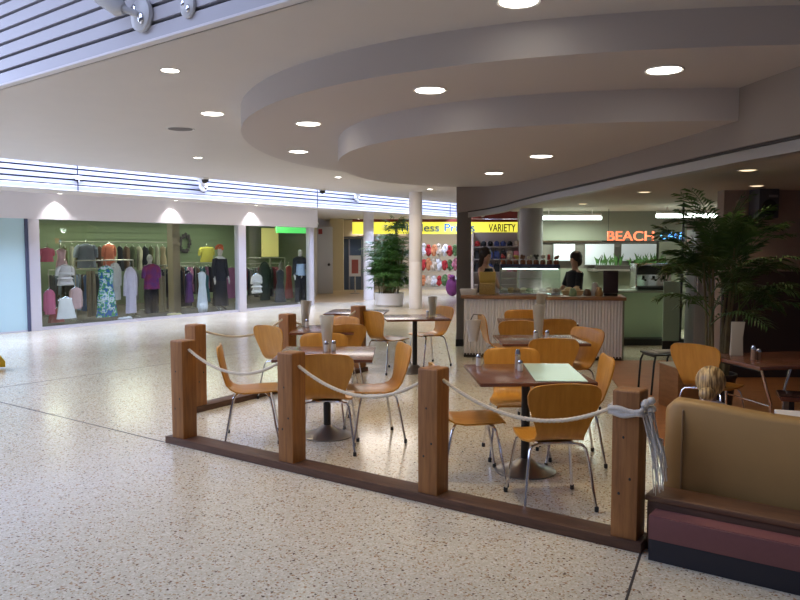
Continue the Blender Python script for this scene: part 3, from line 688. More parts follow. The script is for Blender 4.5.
MB().box((cl/2, .0, .03), (cl, .03, .06)).build('kickboard', M_BLACK, CNT, False)
def cnt(px, d, z=.946): q = ca+cv.normalized()*px+cn*d; return (q.x, q.y, z)
# display case: local x 0.62..1.5
DC = thing('display_case', 'slanted glass food display case on the cafe counter', 'display case', cnt(.52, .12), cr)
W_, D_, H_ = .92, .5, .42
M_NAVY = mat('navy trim', (.03, .035, .09), .4)
MB().box((W_/2, D_/2, .015), (W_, D_, .03)).build('base_tray', M_CHROME, DC, bevel=.004)
MB().box((W_/2, D_*.62, H_), (W_-.02, D_*.74, .025)).build('top_shelf', M_NAVY, DC, bevel=.004)
MB().box((W_/2, D_*.25, H_+.02), (W_-.02, .02, .06)).build('navy_band', M_NAVY, DC, False)
MB().add([(.01, .01, .03), (W_-.01, .01, .03), (W_-.01, .12, H_), (.01, .12, H_), (.01, .018, .03), (W_-.01, .018, .03), (W_-.01, .128, H_), (.01, .128, H_)], [(0, 1, 2, 3), (7, 6, 5, 4), (0, 4, 5, 1), (3, 2, 6, 7), (0, 3, 7, 4), (1, 5, 6, 2)]).build('front_glass', M_CLEAR, DC, False)
for x in (.0, W_-.008):
    MB().add([(x, .01, .03), (x, D_, .03), (x, D_, H_), (x, .12, H_), (x+.008, .01, .03), (x+.008, D_, .03), (x+.008, D_, H_), (x+.008, .12, H_)], [(0, 1, 2, 3), (7, 6, 5, 4), (0, 4, 5, 1), (1, 5, 6, 2), (2, 6, 7, 3), (3, 7, 4, 0)]).build('side_glass', M_CLEAR, DC, False)
MB().box((W_/2, D_*.6, .24), (W_-.03, .22, .008)).build('glass_shelf', M_CLEAR, DC, False)
MB().tube([(.04, .2, H_-.02), (W_-.04, .2, H_-.02)], .012, 8).build('lamp_tube', glow('case tube', (.85, .95, 1), 6), DC)
FD = [('white', (.45, .44, .41)), ('golden', (.60, .36, .10)), ('brown', (.25, .12, .05)), ('cream', (.72, .62, .42)), ('green', (.18, .30, .08)), ('pale', (.72, .70, .62))]
for k in range(9):
    cn_, cc = FD[k % 6]
    b = MB(); b.lathe([(.0, 0), (.07, 0), (.085, .012), (.0, .012)], n=16); b.ball((0, 0, .04), (.06, .06, .035), 10, 6)
    o = tag(b.build('food_dish', mat('food '+cn_, cc, .7)), '%s food dish, %s from the left inside the display case' % (cn_, ORD[k]), 'food dish', 'dishes in the display case')
    o.location = cnt(.52+.07+k*.097, .12+.13+(.16 if k % 2 else 0), .978)
# jars along the top
for k in range(9):
    cn_, cc = [('red', (.45, .05, .05)), ('white', (.7, .68, .6)), ('yellow', (.62, .52, .12)), ('brown', (.22, .1, .06)), ('white', (.7, .68, .6)), ('dark', (.05, .05, .05)), ('pale', (.66, .62, .5)), ('red', (.5, .06, .06)), ('brown', (.22, .1, .06))][k]
    j = thing('jar', '%s topped jar, %s from the left on top of the display case' % (cn_, ORD[k]), 'jar', cnt(.56+k*.102, .40, .946+.434), cr, 'jars on the display case')
    MB().lathe([(.0, 0), (.038, 0), (.042, .02), (.042, .08), (.03, .10), (.0, .10)], n=14).build('jar_body', mat('jar brown', (.20, .07, .04), .25), j)
    b = MB(); rnd = random.Random(k)
    for q in range(6): b.ball((rnd.uniform(-.025, .025), rnd.uniform(-.025, .025), .12+rnd.uniform(0, .05)), .022, 6, 4)
    b.build('topping', mat('topping '+cn_, cc, .7), j)
# crate of crisps, white tub, dark monitor, small items
t = thing('snack_display', 'yellow brown wicker box of snack bags beside the display case', 'snack display', cnt(.20, .2), cr)
b = MB(); b.box((.13, .1, .09), (.24, .2, .18)); b.build('wicker_box', wood('wicker', (.20, .12, .04), (.42, .30, .10), (30, 30, 30), .7, 2), t, bevel=.01)
for q in range(5): MB().loft([[(-.04, -.015, 0), (.04, -.015, 0), (.04, .015, 0), (-.04, .015, 0)], [(-.045, -.03, .07), (.045, -.03, .07), (.045, .03, .07), (-.045, .03, .07)], [(-.045, -.003, .17), (.045, -.003, .17), (.045, .003, .17), (-.045, .003, .17)]]).xf(Matrix.Translation((.05+.04*q, .1+.02*(q % 2), .18))).build('snack_bag', mat('snack %d' % (q % 2), ((.42, .30, .07), (.34, .13, .04))[q % 2], .4), t)
o = tag(MB().loft([[(-.11, -.07, 0), (.11, -.07, 0), (.11, .07, 0), (-.11, .07, 0)], [(-.13, -.09, .09), (.13, -.09, .09), (.13, .09, .09), (-.13, .09, .09)]]).build('tub', mat('white tub', (.72, .71, .70), .4), bevel=.006), 'white plastic tub at the left end of the counter', 'tub'); o.location = cnt(.05, .16); o.rotation_euler = (0, 0, cr)
t = thing('till', 'dark till screen at the right end of the counter', 'till', cnt(2.08, .3), cr)
MB().box((.1, 0, .21), (.22, .05, .34), Matrix.Rotation(R(-6), 3, 'X')).build('screen', mat('till dark', (.035, .02, .025), .35), t, bevel=.006); MB().box((.1, .03, .02), (.2, .18, .04)).build('till_base', M_BLACK, t, bevel=.005)
for k, (x, cn_, cc, h_) in enumerate(((1.62, 'green', (.25, .36, .2), .12), (1.84, 'brown', (.14, .08, .05), .10), (2.0, 'amber', (.35, .2, .08), .14), (1.95, 'silver', (.5, .5, .52), .2))):
    o = tag(MB().lathe([(0, 0), (.055, 0), (.06, h_*.3), (.045, h_*.8), (.03, h_), (0, h_)], n=16).build('canister', mat('can '+cn_, cc, .35)), '%s canister on the counter between display case and till' % cn_, 'canister', 'counter canisters'); o.location = cnt(x, .12+.16*(k % 2))
o = tag(MB().loft([[(-.14, -.1, 0), (.14, -.1, 0), (.14, .1, 0), (-.14, .1, 0)], [(-.17, -.12, .07), (.17, -.12, .07), (.17, .12, .07), (-.17, .12, .07)]]).ball((-.05, 0, .08), (.07, .06, .04)).ball((.06, .01, .08), (.06, .06, .05)).build('bread_tray', mat('pale bread', (.66, .48, .28), .7)), 'tray of pale rolls in front of the dark haired worker', 'tray'); o.location = cnt(1.62, .42, .946); o.rotation_euler = (0, 0, cr)

# rear bench, coffee machine, fridge
t = thing('back_counter', 'pale green back counter below the coffee machine', 'counter', (4.25, 13.0, 0))
MB().box((0, .3, .50), (1.3, .6, .78)).build('cabinet', mat('mint laminate', (.46, .60, .42), .45), t, False)
MB().box((0, .29, .905), (1.34, .64, .03)).build('worktop', mat('worktop', (.30, .32, .26), .4), t, bevel=.005)
MB().box((.0, .02, .055), (1.28, .56, .11)).build('kickboard', M_BLACK, t, False)
t = thing('coffee_machine', 'silver and black coffee machine on the green back counter', 'coffee machine', (4.42, 13.15, .92))
MB().box((0, .1, .25), (.62, .36, .44)).build('housing', M_CHROME, t, bevel=.02)
MB().box((0, -.09, .36), (.60, .05, .16)).build('front_panel', M_BLACK, t, bevel=.01); MB().box((0, -.10, .04), (.60, .12, .05)).build('drip_tray', M_BLACK, t, bevel=.005)
for x in (-.18, .0, .18): MB().tube([(x, -.1, .26), (x, -.1, .20), (x, -.2, .19)], .018).build('group_handle', M_BLACK, t)
b = MB(); rnd = random.Random(5)
for k in range(60): p = Vector((rnd.uniform(-.7, .7), rnd.uniform(-.08, .08), 0)); b.add([p, p+Vector((.03, 0, .12)), p+Vector((rnd.uniform(-.1, .1), rnd.uniform(-.06, .06), rnd.uniform(.12, .28))), p+Vector((-.02, 0, .1))], [(0, 1, 2, 3)])
t = thing('trough_plant', 'leafy green trough plant on the shelf under the lit sign', 'plant', (4.6, 14.95, 1.30)); b.build('foliage', M_LEAF2, t, False); MB().box((0, 0, -.05), (1.4, .16, .12)).build('trough', M_DARKPANEL, t, False)
struct(MB().box((4.6, 15.03, 1.22), (1.6, .38, .04)).build('trim_11', M_PIER, smooth=False), 'shelf under the lit cafe sign')
t = thing('fridge', 'tall grey upright fridge beside the palm', 'fridge', (4.72, 11.75, 0), R(-6))
MB().box((0, 0, 1.0), (.34, .5, 1.9)).build('body', mat('fridge grey', (.30, .29, .31), .4), t, bevel=.01); MB().box((0, -.26, 1.02), (.32, .02, 1.8)).build('door', mat('fridge door', (.36, .35, .38), .35), t, bevel=.005); MB().tube([(-.13, -.29, .9), (-.13, -.29, 1.3)], .012).build('handle', M_CHROME, t)
t = thing('room_divider', 'thin dark post with pale green board left of the fridge', 'divider', (4.47, 11.9, 0))
MB().box((0, 0, 1.19), (.025, .03, 2.38)).build('post', M_BLACK, t, False); MB().box((-.15, .01, .66), (.26, .02, .95)).build('board', mat('pale green board', (.42, .55, .44), .5), t, False); MB().box((-.15, 0, .10), (.26, .03, .16)).build('kickboard', M_BLACK, t, False)
# sign BEACH CAFE
t = thing('lit_sign', 'hanging lit letters in red and blue over the coffee machine', 'sign', (3.92, 14.3, 1.80))
textmesh('BEACH', .26, 'red_letters', glow('sign red', (1., .20, .09), 1.1), t, (0, 0, 0), (R(90), 0, 0), .02, 1.12)
textmesh('CAFE', .19, 'blue_letters', glow('sign blue', (.10, .38, 1.), 1.3), t, (1.02, 0, .03), (R(90), 0, 0), .02, 1.02)
MB().box((.8, .04, -.01), (1.75, .02, .02)).build('rail', M_BLACK, t, False)
for x in (.05, 1.5): MB().tube([(x, .04, 0), (x, .04, .6)], .006, 5).build('hanger_rod', M_BLACK, t)
# fluorescent battens
for (x, y, L, lab) in ((3.3, 14.6, 1.2, 'fluorescent tube light left of the lit sign'), (5.25, 13.6, 1.25, 'fluorescent tube light behind the tall palm')):
    t = thing('tube_light', lab, 'ceiling light', (x, y, 2.24), 0, 'fluorescent tubes over the kitchen')
    MB().tube([(-L/2, 0, .0), (L/2, 0, .0)], .035, 10).build('tube', glow('fluorescent', (.86, 1., .92), 7), t)
    MB().box((0, .0, .06), (L, .06, .04)).build('batten', M_WHITE, t, bevel=.004)
    for sx in (-1, 1): MB().tube([(sx*L*.35, 0, .08), (sx*L*.35, 0, .16)], .008, 6).build('stem', M_WHITE, t)
    area('tube_lamp', (x, y, 2.17), L, 34, (.82, 1., .86), sy=.08)
# speaker
t = thing('speaker', 'black wall speaker high on the taupe cafe wall', 'speaker', (4.54, 9.6, 2.05), R(8))
MB().box((0, -.14, .17), (.27, .22, .36)).build('cabinet', mat('speaker black', (.085, .085, .10), .5), t, bevel=.012)
b = MB().lathe([(.10, 0), (.10, .01), (.03, .02)], n=20); b.xf(Matrix.Translation((0, -.25, .12)) @ Matrix.Rotation(R(90), 4, 'X')); b.build('cone', M_BLACK, t)
MB().box((.05, -.255, .26), (.12, .006, .03)).build('badge', mat('badge grey', (.3, .3, .32), .4), t, False); MB().box((0, -.02, .17), (.08, .06, .1)).build('bracket', M_BLACK, t, False)

# ------------------------------------------------------------------ people
M_SKIN = mat('skin', (.52, .30, .20), .55)
def hair_cap(name, m, parent, c, r, back=0., seed=1):
    b = MB(); b.ball(c, r, 18, 12); return b.build(name, m, parent)
M_DHAIR = mat('dark brown hair', (.025, .012, .008), .5, noise=.4, nscale=40)
J, E = figure_skel(1.64, arms=((0, .22), (0, .22)))
p1 = skin_mesh('person', J, E, M_SKIN); tag(p1, 'woman with long dark hair and black top bending to the left end of the counter', 'person')
p1.location = (1.42, 12.42, 0); p1.rotation_euler = (0, 0, face((.75, -.65)))
b = MB(); b.ball((0, -.02, 1.585), (.093, .108, .105), 18, 12); b.loft([[(.095*math.cos(a), -.045+.06*math.sin(a), z) for a in [2*PI*k/14 for k in range(14)]] if z > 1.4 else [(.085*math.cos(a), -.085+.045*math.sin(a), z) for a in [2*PI*k/14 for k in range(14)]] for z in (1.60, 1.5, 1.36, 1.2)])
b.build('long_hair', M_DHAIR, p1)
loft_cloth('black_top', [(1.33, .13, .095, 0, 0), (1.25, .155, .125, 0, 0), (1.10, .125, .11, 0, 0), (.9, .155, .13, 0, 0), (.84, .16, .135, 0, 0)], MBk, p1)
loft_cloth('skirt', [(.86, .15, .13, 0, 0), (.75, .19, .16, 0, 0), (.45, .22, .2, 0, 0)], mat('brown skirt', (.10, .05, .03), .8), p1, rip=.03)
J, E = figure_skel(1.57, arms=((0, .25), (0, .25)))
p2 = skin_mesh('person', J, E, M_SKIN); tag(p2, 'dark haired worker in a black shirt standing behind the display case', 'person')
p2.location = (2.88, 12.35, 0); p2.rotation_euler = (0, 0, face((-.9, -.3)))
b = MB(); b.ball((0, -.02, 1.525), (.092, .105, .098), 18, 12); b.ball((0, -.065, 1.46), (.075, .06, .10)); b.build('hair', M_DHAIR, p2)
loft_cloth('black_shirt', [(1.30, .07, .06, 0, 0), (1.27, .17, .11, 0, 0), (1.15, .155, .13, 0, 0), (1.0, .14, .12, 0, 0), (.82, .165, .14, 0, 0)], MBk, p2)
for sx in (-1, 1): MB().tube([(sx*.15, 0, 1.25), (sx*.205, .06, 1.04)], [.065, .058], 10).build('sleeve', MBk, p2)
for sx in (-1, 1): MB().tube([(sx*.08, 0, .85), (sx*.09, .02, .45), (sx*.09, .01, .05)], [.10, .08, .075], 12).build('trouser_leg', MBk, p2)
# seated child behind the couch, seen from behind: hair in a bun
SD = Vector((.816, -.578)); SN = Vector((.578, .816)); SR = math.atan2(SD.y, SD.x)      # direction of couch, its inward normal
J = {'pel': (0, 0, .38, .10, .09), 'wst': (0, 0, .48, .095, .075), 'che': (0, .02, .60, .11, .08), 'nb': (0, .03, .68, .045, .045), 'nk': (0, .04, .71, .036, .038), 'h0': (0, .07, .755, .055, .065), 'h1': (0, .06, .82, .07, .085), 'h2': (0, .05, .88, .05, .06), 'nose': (0, .15, .79, .012, .012)}
E = [('pel', 'wst'), ('wst', 'che'), ('che', 'nb'), ('nb', 'nk'), ('nk', 'h0'), ('h0', 'h1'), ('h1', 'h2'), ('h1', 'nose')]
for sx, k in ((-1, 'l'), (1, 'r')):
    J.update({'s'+k: (sx*.12, .02, .64, .04, .04), 'e'+k: (sx*.17, .06, .47, .032, .032), 'w'+k: (sx*.12, .22, .42, .022, .02), 'g'+k: (sx*.11, .27, .415, .022, .014), 'p'+k: (sx*.07, .06, .36, .07, .07), 'n'+k: (sx*.09, .36, .36, .05, .05), 'a'+k: (sx*.09, .37, .09, .03, .032), 't'+k: (sx*.09, .47, .035, .028, .02)})
    E += [('che', 's'+k), ('s'+k, 'e'+k), ('e'+k, 'w'+k), ('w'+k, 'g'+k), ('pel', 'p'+k), ('p'+k, 'n'+k), ('n'+k, 'a'+k), ('a'+k, 't'+k)]
    for q in range(4): J['f%d%s' % (q, k)] = (sx*(.11+(q-1.5)*.012), .33-.004*abs(q-1), .405, .0075, .0075); E.append(('g'+k, 'f%d%s' % (q, k)))
    J['th'+k] = (sx*.085, .27, .42, .008, .008); E.append(('w'+k, 'th'+k))
p3 = skin_mesh('person', J, E, M_SKIN); tag(p3, 'child with streaked blonde hair in a bun sitting beyond the tan couch back', 'person')
p3.location = (1.975, 4.72, 0); p3.rotation_euler = (0, 0, R(-22))
m, nt, bs = nodes('streaked blonde hair')
tc = nt.nodes.new('ShaderNodeTexCoord'); mp = nt.nodes.new('ShaderNodeMapping'); mp.inputs['Scale'].default_value = (1, .15, .15); wv = nt.nodes.new('ShaderNodeTexNoise'); wv.inputs['Scale'].default_value = 90
rp = nt.nodes.new('ShaderNodeValToRGB'); rp.color_ramp.elements[0].position = .38; rp.color_ramp.elements[0].color = (.17, .095, .035, 1); rp.color_ramp.elements[1].position = .62; rp.color_ramp.elements[1].color = (.66, .47, .22, 1)
for a, c_ in ((tc.outputs['Object'], mp.inputs['Vector']), (mp.outputs['Vector'], wv.inputs['Vector']), (wv.outputs['Fac'], rp.inputs['Fac']), (rp.outputs['Color'], bs.inputs['Base Color'])): nt.links.new(a, c_)
bs.inputs['Roughness'].default_value = .4
b = MB(); b.ball((0, .035, .825), (.092, .105, .098), 28, 18)
o = b.build('blonde_hair', m, p3)
MB().ball((-.02, -.105, .765), (.05, .05, .042), 20, 12).build('hair_bun', m, o)
loft_cloth('white_top', [(.70, .05, .045, 0, .03), (.67, .125, .085, 0, .02), (.55, .12, .09, 0, .01), (.40, .12, .11, 0, 0)], fab('white'), p3)
for sx in (-1, 1): MB().tube([(sx*.11, .02, .64), (sx*.165, .05, .50)], [.05, .045], 10).build('sleeve', fab('white'), p3)

# ------------------------------------------------------------------ cafe furniture
def chair_shell():
    # centre line (y,z) from seat front to back top, with half width
    P = [(.225, .432, .165), (.20, .445, .188), (.14, .452, .202), (.04, .447, .208), (-.06, .442, .200), (-.13, .448, .175), (-.175, .470, .155), (-.203, .51, .152), (-.220, .57, .170), (-.236, .64, .198), (-.250, .71, .222), (-.260, .765, .228), (-.267, .800, .218), (-.272, .823, .190), (-.274, .832, .155), (-.2745, .835, .12)]
    nx = 13; v = []; f = []
    nr = len(P)
    def nrm(i):
        a, c = P[max(0, i-1)], P[min(nr-1, i+1)]; t = Vector((0, c[0]-a[0], c[1]-a[1])).normalized(); return Vector((0, -t.z, t.y))
    for side in (0, 1):
        for i, (y, z, w) in enumerate(P):
            n = nrm(i)
            for k in range(nx):
                u = -1+2*k/(nx-1)
                cup = .016*u*u if i > 6 else (.010*u*u if i > 1 else 0)
                p = Vector((u*w*1.04, y, z))+n*(cup-(.012 if side else 0))
                v.append(p)
    S0 = nr*nx
    for i in range(nr-1):
        for k in range(nx-1):
            a = i*nx+k; f.append([a, a+1, a+nx+1, a+nx]); a += S0; f.append([a, a+nx, a+nx+1, a+1])
    for i in range(nr-1):
        for k in (0, nx-1):
            a = i*nx+k; q = [a, a+nx, a+nx+S0, a+S0]; f.append(q if k == 0 else q[::-1])
    for k in range(nx-1):
        a = k; f.append([a, a+S0, a+S0+1, a+1]); a = (nr-1)*nx+k; f.append([a, a+1, a+S0+1, a+S0])
    return MB().add(v, f)
def make_chair(label, group):
    t = thing('dining_chair', label, 'chair', group=group)
    chair_shell().build('seat_shell', M_MAPLE, t, auto=50)
    MB().box((0, .01, .425), (.24, .26, .012)).build('seat_plate', M_CHROME, t, bevel=.004)
    for sx in (-1, 1):
        for sy in (-1, 1):
            pts = [(sx*.02, sy*.09, .418), (sx*.12, sy*.125, .419), (sx*.165, sy*.142+.0, .413), (sx*.185, sy*.155, .39), (sx*.20, sy*.175, .30), (sx*.235, sy*.225-.0, .02)]
            lg = MB().tube(pts, .0095, 8).build('leg', M_CHROME, t)
            MB().lathe([(.011, 0), (.014, .002), (.014, .03), (.010, .035)], (sx*.236, sy*.226, 0), 10).build('foot_cap', M_RUBBER, lg)
    return t
GRP = 'bent ply chairs of the cafe'
CH = [  # back-top x, y, facing, label
 (-1.55, 6.46, (.98, .16), 'ply chair seen side-on between the two left posts, first table'),
 (-1.42, 8.06, (.64, .77), 'ply chair with its back to the far left rope, tucked at the left rear table'),
 (-.60, 5.90, (0, 1), 'ply chair back right behind the second near post, facing the table away'),
 (-.75, 7.33, (0, -1), 'ply chair on the far side of the tumbler table by the second post'),
 (.02, 6.58, (-.96, -.26), 'ply chair seen side-on behind the middle of the near rope, facing left'),
 (-.60, 8.20, (-.35, .94), 'shaded ply chair back in front of the dark rear post'),
 (-.68, 9.15, (-.6, -.8), 'ply chair facing us beside the dark rear post, partly hidden by a shaded chair'),
 (-.36, 9.90, (.75, .66), 'ply chair just right of the dark rear post, turned towards the centre rear table'),
 (.63, 10.75, (-.87, -.5), 'ply chair on the right of the rear centre table near the white column'),
 (.25, 5.36, (1, .06), 'ply chair half hidden by the third near post, facing right'),
 (1.02, 4.60, (-.12, .99), 'nearest ply chair, its broad back behind the rope of the right bay'),
 (.94, 6.26, (0, -1), 'ply chair on the far left side of the table with the pale green sheet'),
 (1.43, 6.94, (0, 1), 'dark shaded ply chair back just beyond the pale green sheet'),
 (1.97, 7.87, (-.85, -.53), 'ply chair on the right of the middle table, its pale inner face toward us'),
 (1.61, 5.84, (-.99, .04), 'ply chair on the right of the sheet-covered table, by the rightmost post'),
 (1.04, 9.35, (1, .1), 'ply chair seen edge-on at the left of the table nearest the counter'),
 (1.65, 10.12, (0, -1), 'small ply chair back nearest the ribbed counter front'),
 (1.37, 8.60, (.08, 1), 'ply chair left of the grey tumbler at the table nearest the counter'),
 (1.85, 8.82, (0, 1), 'shaded ply chair right of the grey tumbler at the table nearest the counter'),
 (2.56, 6.45, (.8, .6), 'ply chair on the timber floor facing the table with folding legs'),
]
ch0 = None
for x, y, f, lab in CH:
    F = Vector(f).normalized(); c = Vector((x, y))+F*.26; rz = face(F)
    if ch0 is None: ch0 = make_chair(lab, GRP); ch0.location = (c.x, c.y, .0); ch0.rotation_euler = (0, 0, rz)
    else: dup(ch0, (c.x, c.y, 0.), rz, lab)
for o in [o for o in COL.objects if o.name.startswith('dining_chair')]:
    if o.location.x > 2.4 : o.location.z = .008
def make_table(label, w, d, group='square pedestal tables'):
    t = thing('cafe_table', label, 'table', group=group)
    MB().box((0, 0, .7325), (w, d, .025)).build('table_top', M_TABLE, t, bevel=.004)
    MB().box((0, 0, .714), (.36, .36, .012)).build('top_plate', M_BLACK, t, False)
    MB().tube([(0, 0, .06), (0, 0, .71)], .033, 14).build('pole', M_BLACK, t)
    MB().lathe([(.225, 0), (.23, .008), (.19, .022), (.09, .06), (.045, .10), (.036, .10)], n=32).build('base', mat('brushed steel base', (.42, .40, .38), .3, .9), t)
    return t
for x, y, w, d, rz, lab in ((.94, 5.54, .82, .85, 3, 'red brown square table with a pale green sheet on it'), (-.65, 6.60, .84, .85, 0, 'red brown table just behind the second near post with a tumbler'),
                      (-.86, 8.55, .70, .80, 0, 'table behind the left pair of posts by the far rope'), (-.62, 10.85, .84, .80, -6, 'dark table farthest back by the white planter'),
                      (.20, 10.02, .84, .75, 8, 'table in front of the white column with two chairs'), (1.42, 7.58, .86, .76, 0, 'middle table holding a grey tumbler and shakers'),
                      (1.72, 9.42, .96, .74, -6, 'table nearest the ribbed counter')):
    t = make_table(lab, w, d); t.location = (x, y, 0); t.rotation_euler = (0, 0, R(rz))
TT = .746
o = tag(MB().box((0, 0, .003), (.36, .79, .005)).build('table_sheet', mat('pale green sheet', (.50, .68, .56), .25), smooth=False), 'pale green sheet lying on the right half of the near table', 'sheet'); o.location = (1.145, 5.55, TT); o.rotation_euler = (0, 0, R(-3))
# tumblers
def tumbler(x, y, lab, h=.31, menu=None, tilt=0.):
    t = thing('tumbler', lab, 'tumbler', (x, y, TT), 0, 'tall conical tumblers')
    t.rotation_euler = (0, tilt, 0)
    MB().lathe([(.036, .002), (.038, .012), (.066, h), (.062, h), (.034, .016), (.0, .014)], n=24, cap=True).build('glass', M_VASE, t)
    if not menu: return
    b = MB()
    for k in range(3): b.box((0, -.006+.006*k, h*.5+.02), (.055, .003, h*.86), Matrix.Rotation(R(-5+5*k), 3, 'Y'))
    b.build('menu_card', mat('menu '+(menu or 'grey'), (.20, .12, .05) if menu else (.34, .33, .29), .6), t, False)
tumbler(-.67, 6.84, 'tall conical tumbler on the table behind the second near post')
tumbler(-1.13, 8.86, 'tumbler with brown menu on the table behind the left posts', .30, 'brown', .06)
tumbler(1.43, 7.70, 'tall grey tumbler on the middle table right of centre', .34)
tumbler(1.78, 9.58, 'leaning tumbler with brown menu on the table nearest the counter', .34, 'brown', .1)
tumbler(.44, 10.08, 'brown tumbler on the table before the white column', .27, 'brown', .0)
# shakers
def shaker(x, y, lab, z=TT, h=.09, c=(.70, .68, .62)):
    t = thing('shaker', lab, 'shaker', (x, y, z), 0, 'salt and pepper shakers')
    MB().lathe([(.0, 0), (.021, 0), (.023, .01), (.019, h*.72), (.0, h*.72)], n=14).build('glass_body', mat('shaker %.2f' % c[0], c, .2), t)
    MB().lathe([(.021, h*.7), (.022, h*.8), (.014, h), (.0, h)], n=14).build('cap', M_CHROME, t)
shaker(.62, 5.86, 'white salt shaker at the back left corner of the near table'); shaker(.905, 5.72, 'tall pepper mill at the edge of the pale green sheet', h=.15, c=(.36, .30, .24)); shaker(.91, 5.62, 'short shaker beside the tall pepper mill', h=.08)
shaker(-.60, 6.74, 'white shaker right of the tumbler behind the second post'); shaker(-.66, 6.68, 'shaker in front of the tumbler behind the second post'); shaker(1.38, 7.60, 'shaker left of the grey tumbler on the middle table'); shaker(1.50, 7.60, 'shaker right of the grey tumbler on the middle table'); shaker(-1.09, 8.74, 'shaker beside the brown menu tumbler at the left')
shaker(.37, 10.0, 'shaker on the table before the white column'); shaker(2.93, 6.17, 'chrome topped shaker on the folding table', h=.12, c=(.35, .22, .15)); shaker(2.985, 6.19, 'dark pepper shaker beside the chrome topped one', h=.09, c=(.2, .12, .08))
# grey bag
o = tag(MB().loft([[(-.07+.01*math.sin(k), 0, 0) if 0 else ((.055+.015*i)*math.cos(2*PI*k/12), (.035+.006*i)*math.sin(2*PI*k/12), z) for k in range(12)] for i, z in enumerate((0, .1, .2, .27))]).build('paper_bag', mat('pale grey bag', (.50, .48, .47), .6)), 'pale grey bag hanging left of the edge-on chair', 'bag'); o.location = (.92, 9.35, .50)
MB().tube([(-.04, 0, .26), (0, 0, .34), (.10, 0, .33)], .006, 5).build('strap', M_BLACK, o)

# folding-leg table on the right
t = thing('folding_table', 'large red brown table with thin folding metal legs on the right', 'table', (3.18, 6.24, .008), R(12))
MB().box((0, 0, .725), (.92, .72, .03)).build('table_top', M_TABLE, t, bevel=.004)
for sx in (-1, 1):
    for sy in (-1, 1):
        MB().tube([(sx*.40, sy*.30, .71), (sx*.29, sy*.28, .42), (sx*.28, sy*.28, .0)], .011, 8).build('leg', M_CHROME, t)
    MB().tube([(sx*.285, -.28, .40), (sx*.285, .28, .40)], .008, 8).build('stretcher', M_CHROME, t)
    MB().box((sx*.36, 0, .695), (.04, .6, .03)).build('rail', M_BLACK, t, False)
o = tag(MB().loft([[(-.05, -.025, 0), (.05, -.025, 0), (.05, .025, 0), (-.05, .025, 0)], [(-.047, -.012, .15), (.047, -.012, .15), (.047, .012, .15), (-.047, .012, .15)], [(-.05, -.002, .29), (.065, -.002, .29), (.065, .002, .29), (-.05, .002, .29)]]).build('menu_card', mat('cream card', (.46, .42, .35), .6), bevel=.001), 'cream folded menu card standing on the folding table', 'card'); o.location = (2.90, 6.42, .749); o.rotation_euler = (0, 0, R(-8))
t = thing('timber_bench', 'low red brown bench under the folding table at the right edge', 'bench', (3.62, 6.0, .008), R(-20))
MB().box((0, 0, .44), (1.0, .34, .035)).build('bench_seat', M_TABLE, t, bevel=.004)
for sx in (-.42, .42): MB().box((sx, 0, .211), (.04, .30, .422)).build('leg', M_BLACK, t, False)
t = thing('side_table', 'small white table beyond the couch back at the right edge', 'table', (2.66, 4.55, .008), R(-20))
MB().box((0, 0, .60), (.6, .4, .03)).build('table_top', M_WHITE, t, bevel=.005); MB().tube([(0, 0, .03), (0, 0, .59)], .03).build('pole', M_BLACK, t); MB().lathe([(.16, 0), (.16, .015), (.035, .03)]).build('base', M_BLACK, t)
# black stool with papers, timber box
t = thing('metal_stool', 'black tubular stool with newspapers beyond the rightmost post', 'stool', (3.04, 8.6, .008), R(10))
for sx in (-.17, .17): MB().tube([(sx-.06, -.17, 0), (sx-.03, -.165, .36), (sx, -.14, .43), (sx, .14, .43), (sx-.02, .165, .36), (sx-.04, .17, 0)], .012, 8).build('leg_hoop', M_BLACK, t)
MB().box((.0, 0, .45), (.40, .34, .02)).build('stool_seat', M_BLACK, t, bevel=.006)
b = MB(); b.box((-.03, 0, .004), (.26, .2, .008), .2); b.box((.04, .02, .012), (.26, .2, .008), -.15)
o = tag(b.build('newspapers', mat('newsprint', (.42, .40, .36), .8), smooth=False), 'folded newspapers on the black tubular stool', 'newspaper'); o.location = (3.04, 8.6, .469); o.rotation_euler = (0, 0, R(10))
t = thing('timber_box', 'low brown timber box left of the lone ply chair on the timber floor', 'box', (2.96, 7.75, .008), R(8))
MB().box((0, 0, .22), (.34, .4, .44)).build('box_body', wood('box timber', (.22, .10, .035), (.32, .15, .055), (1, 1, 6), .5, 4), t, bevel=.006); MB().box((0, 0, .446), (.36, .42, .012)).build('box_lid', mat('box lid', (.42, .36, .26), .5), t, bevel=.003)

# ------------------------------------------------------------------ rope barrier
RD = Vector((.8185, -.5745)); RN = Vector((.5745, .8185)); RR = math.atan2(RD.y, RD.x)
def barrier(label, p0, posts, r0, r1, dirv, w=.18):
    t = thing('rope_barrier', label, 'barrier', (*p0, 0), math.atan2(dirv.y, dirv.x))
    MB().box(((r0+r1)/2, 0, .03), (r1-r0, w, .06)).build('base_rail', M_SILL, t, bevel=.006)
    for s in posts:
        q = MB().loft([[(-.073, -.073, .06), (.073, -.073, .06), (.073, .073, .06), (-.073, .073, .06)], [(-.075, -.075, .885), (.075, -.075, .885), (.075, .075, .885), (-.075, .075, .885)], [(-.067, -.067, .893), (.067, -.067, .893), (.067, .067, .893), (-.067, .067, .893)]])
        q.xf(Matrix.Translation((s, 0, 0))); po = q.build('post', M_POST, t, bevel=.005)
        for (ky, kz) in ((-.01, .63), (.03, .40), (-.03, .31)): MB().ball((s+ky, -.0735, kz), (.008, .002, .009), 8, 5).build('knot', M_BLACK, po)
    return t
P1 = Vector((-1.845, 6.335))
barrier('near timber rope barrier of four posts on a long sill', P1, (0, 1.252, 2.524, 3.825), -.15, 3.93, RD)
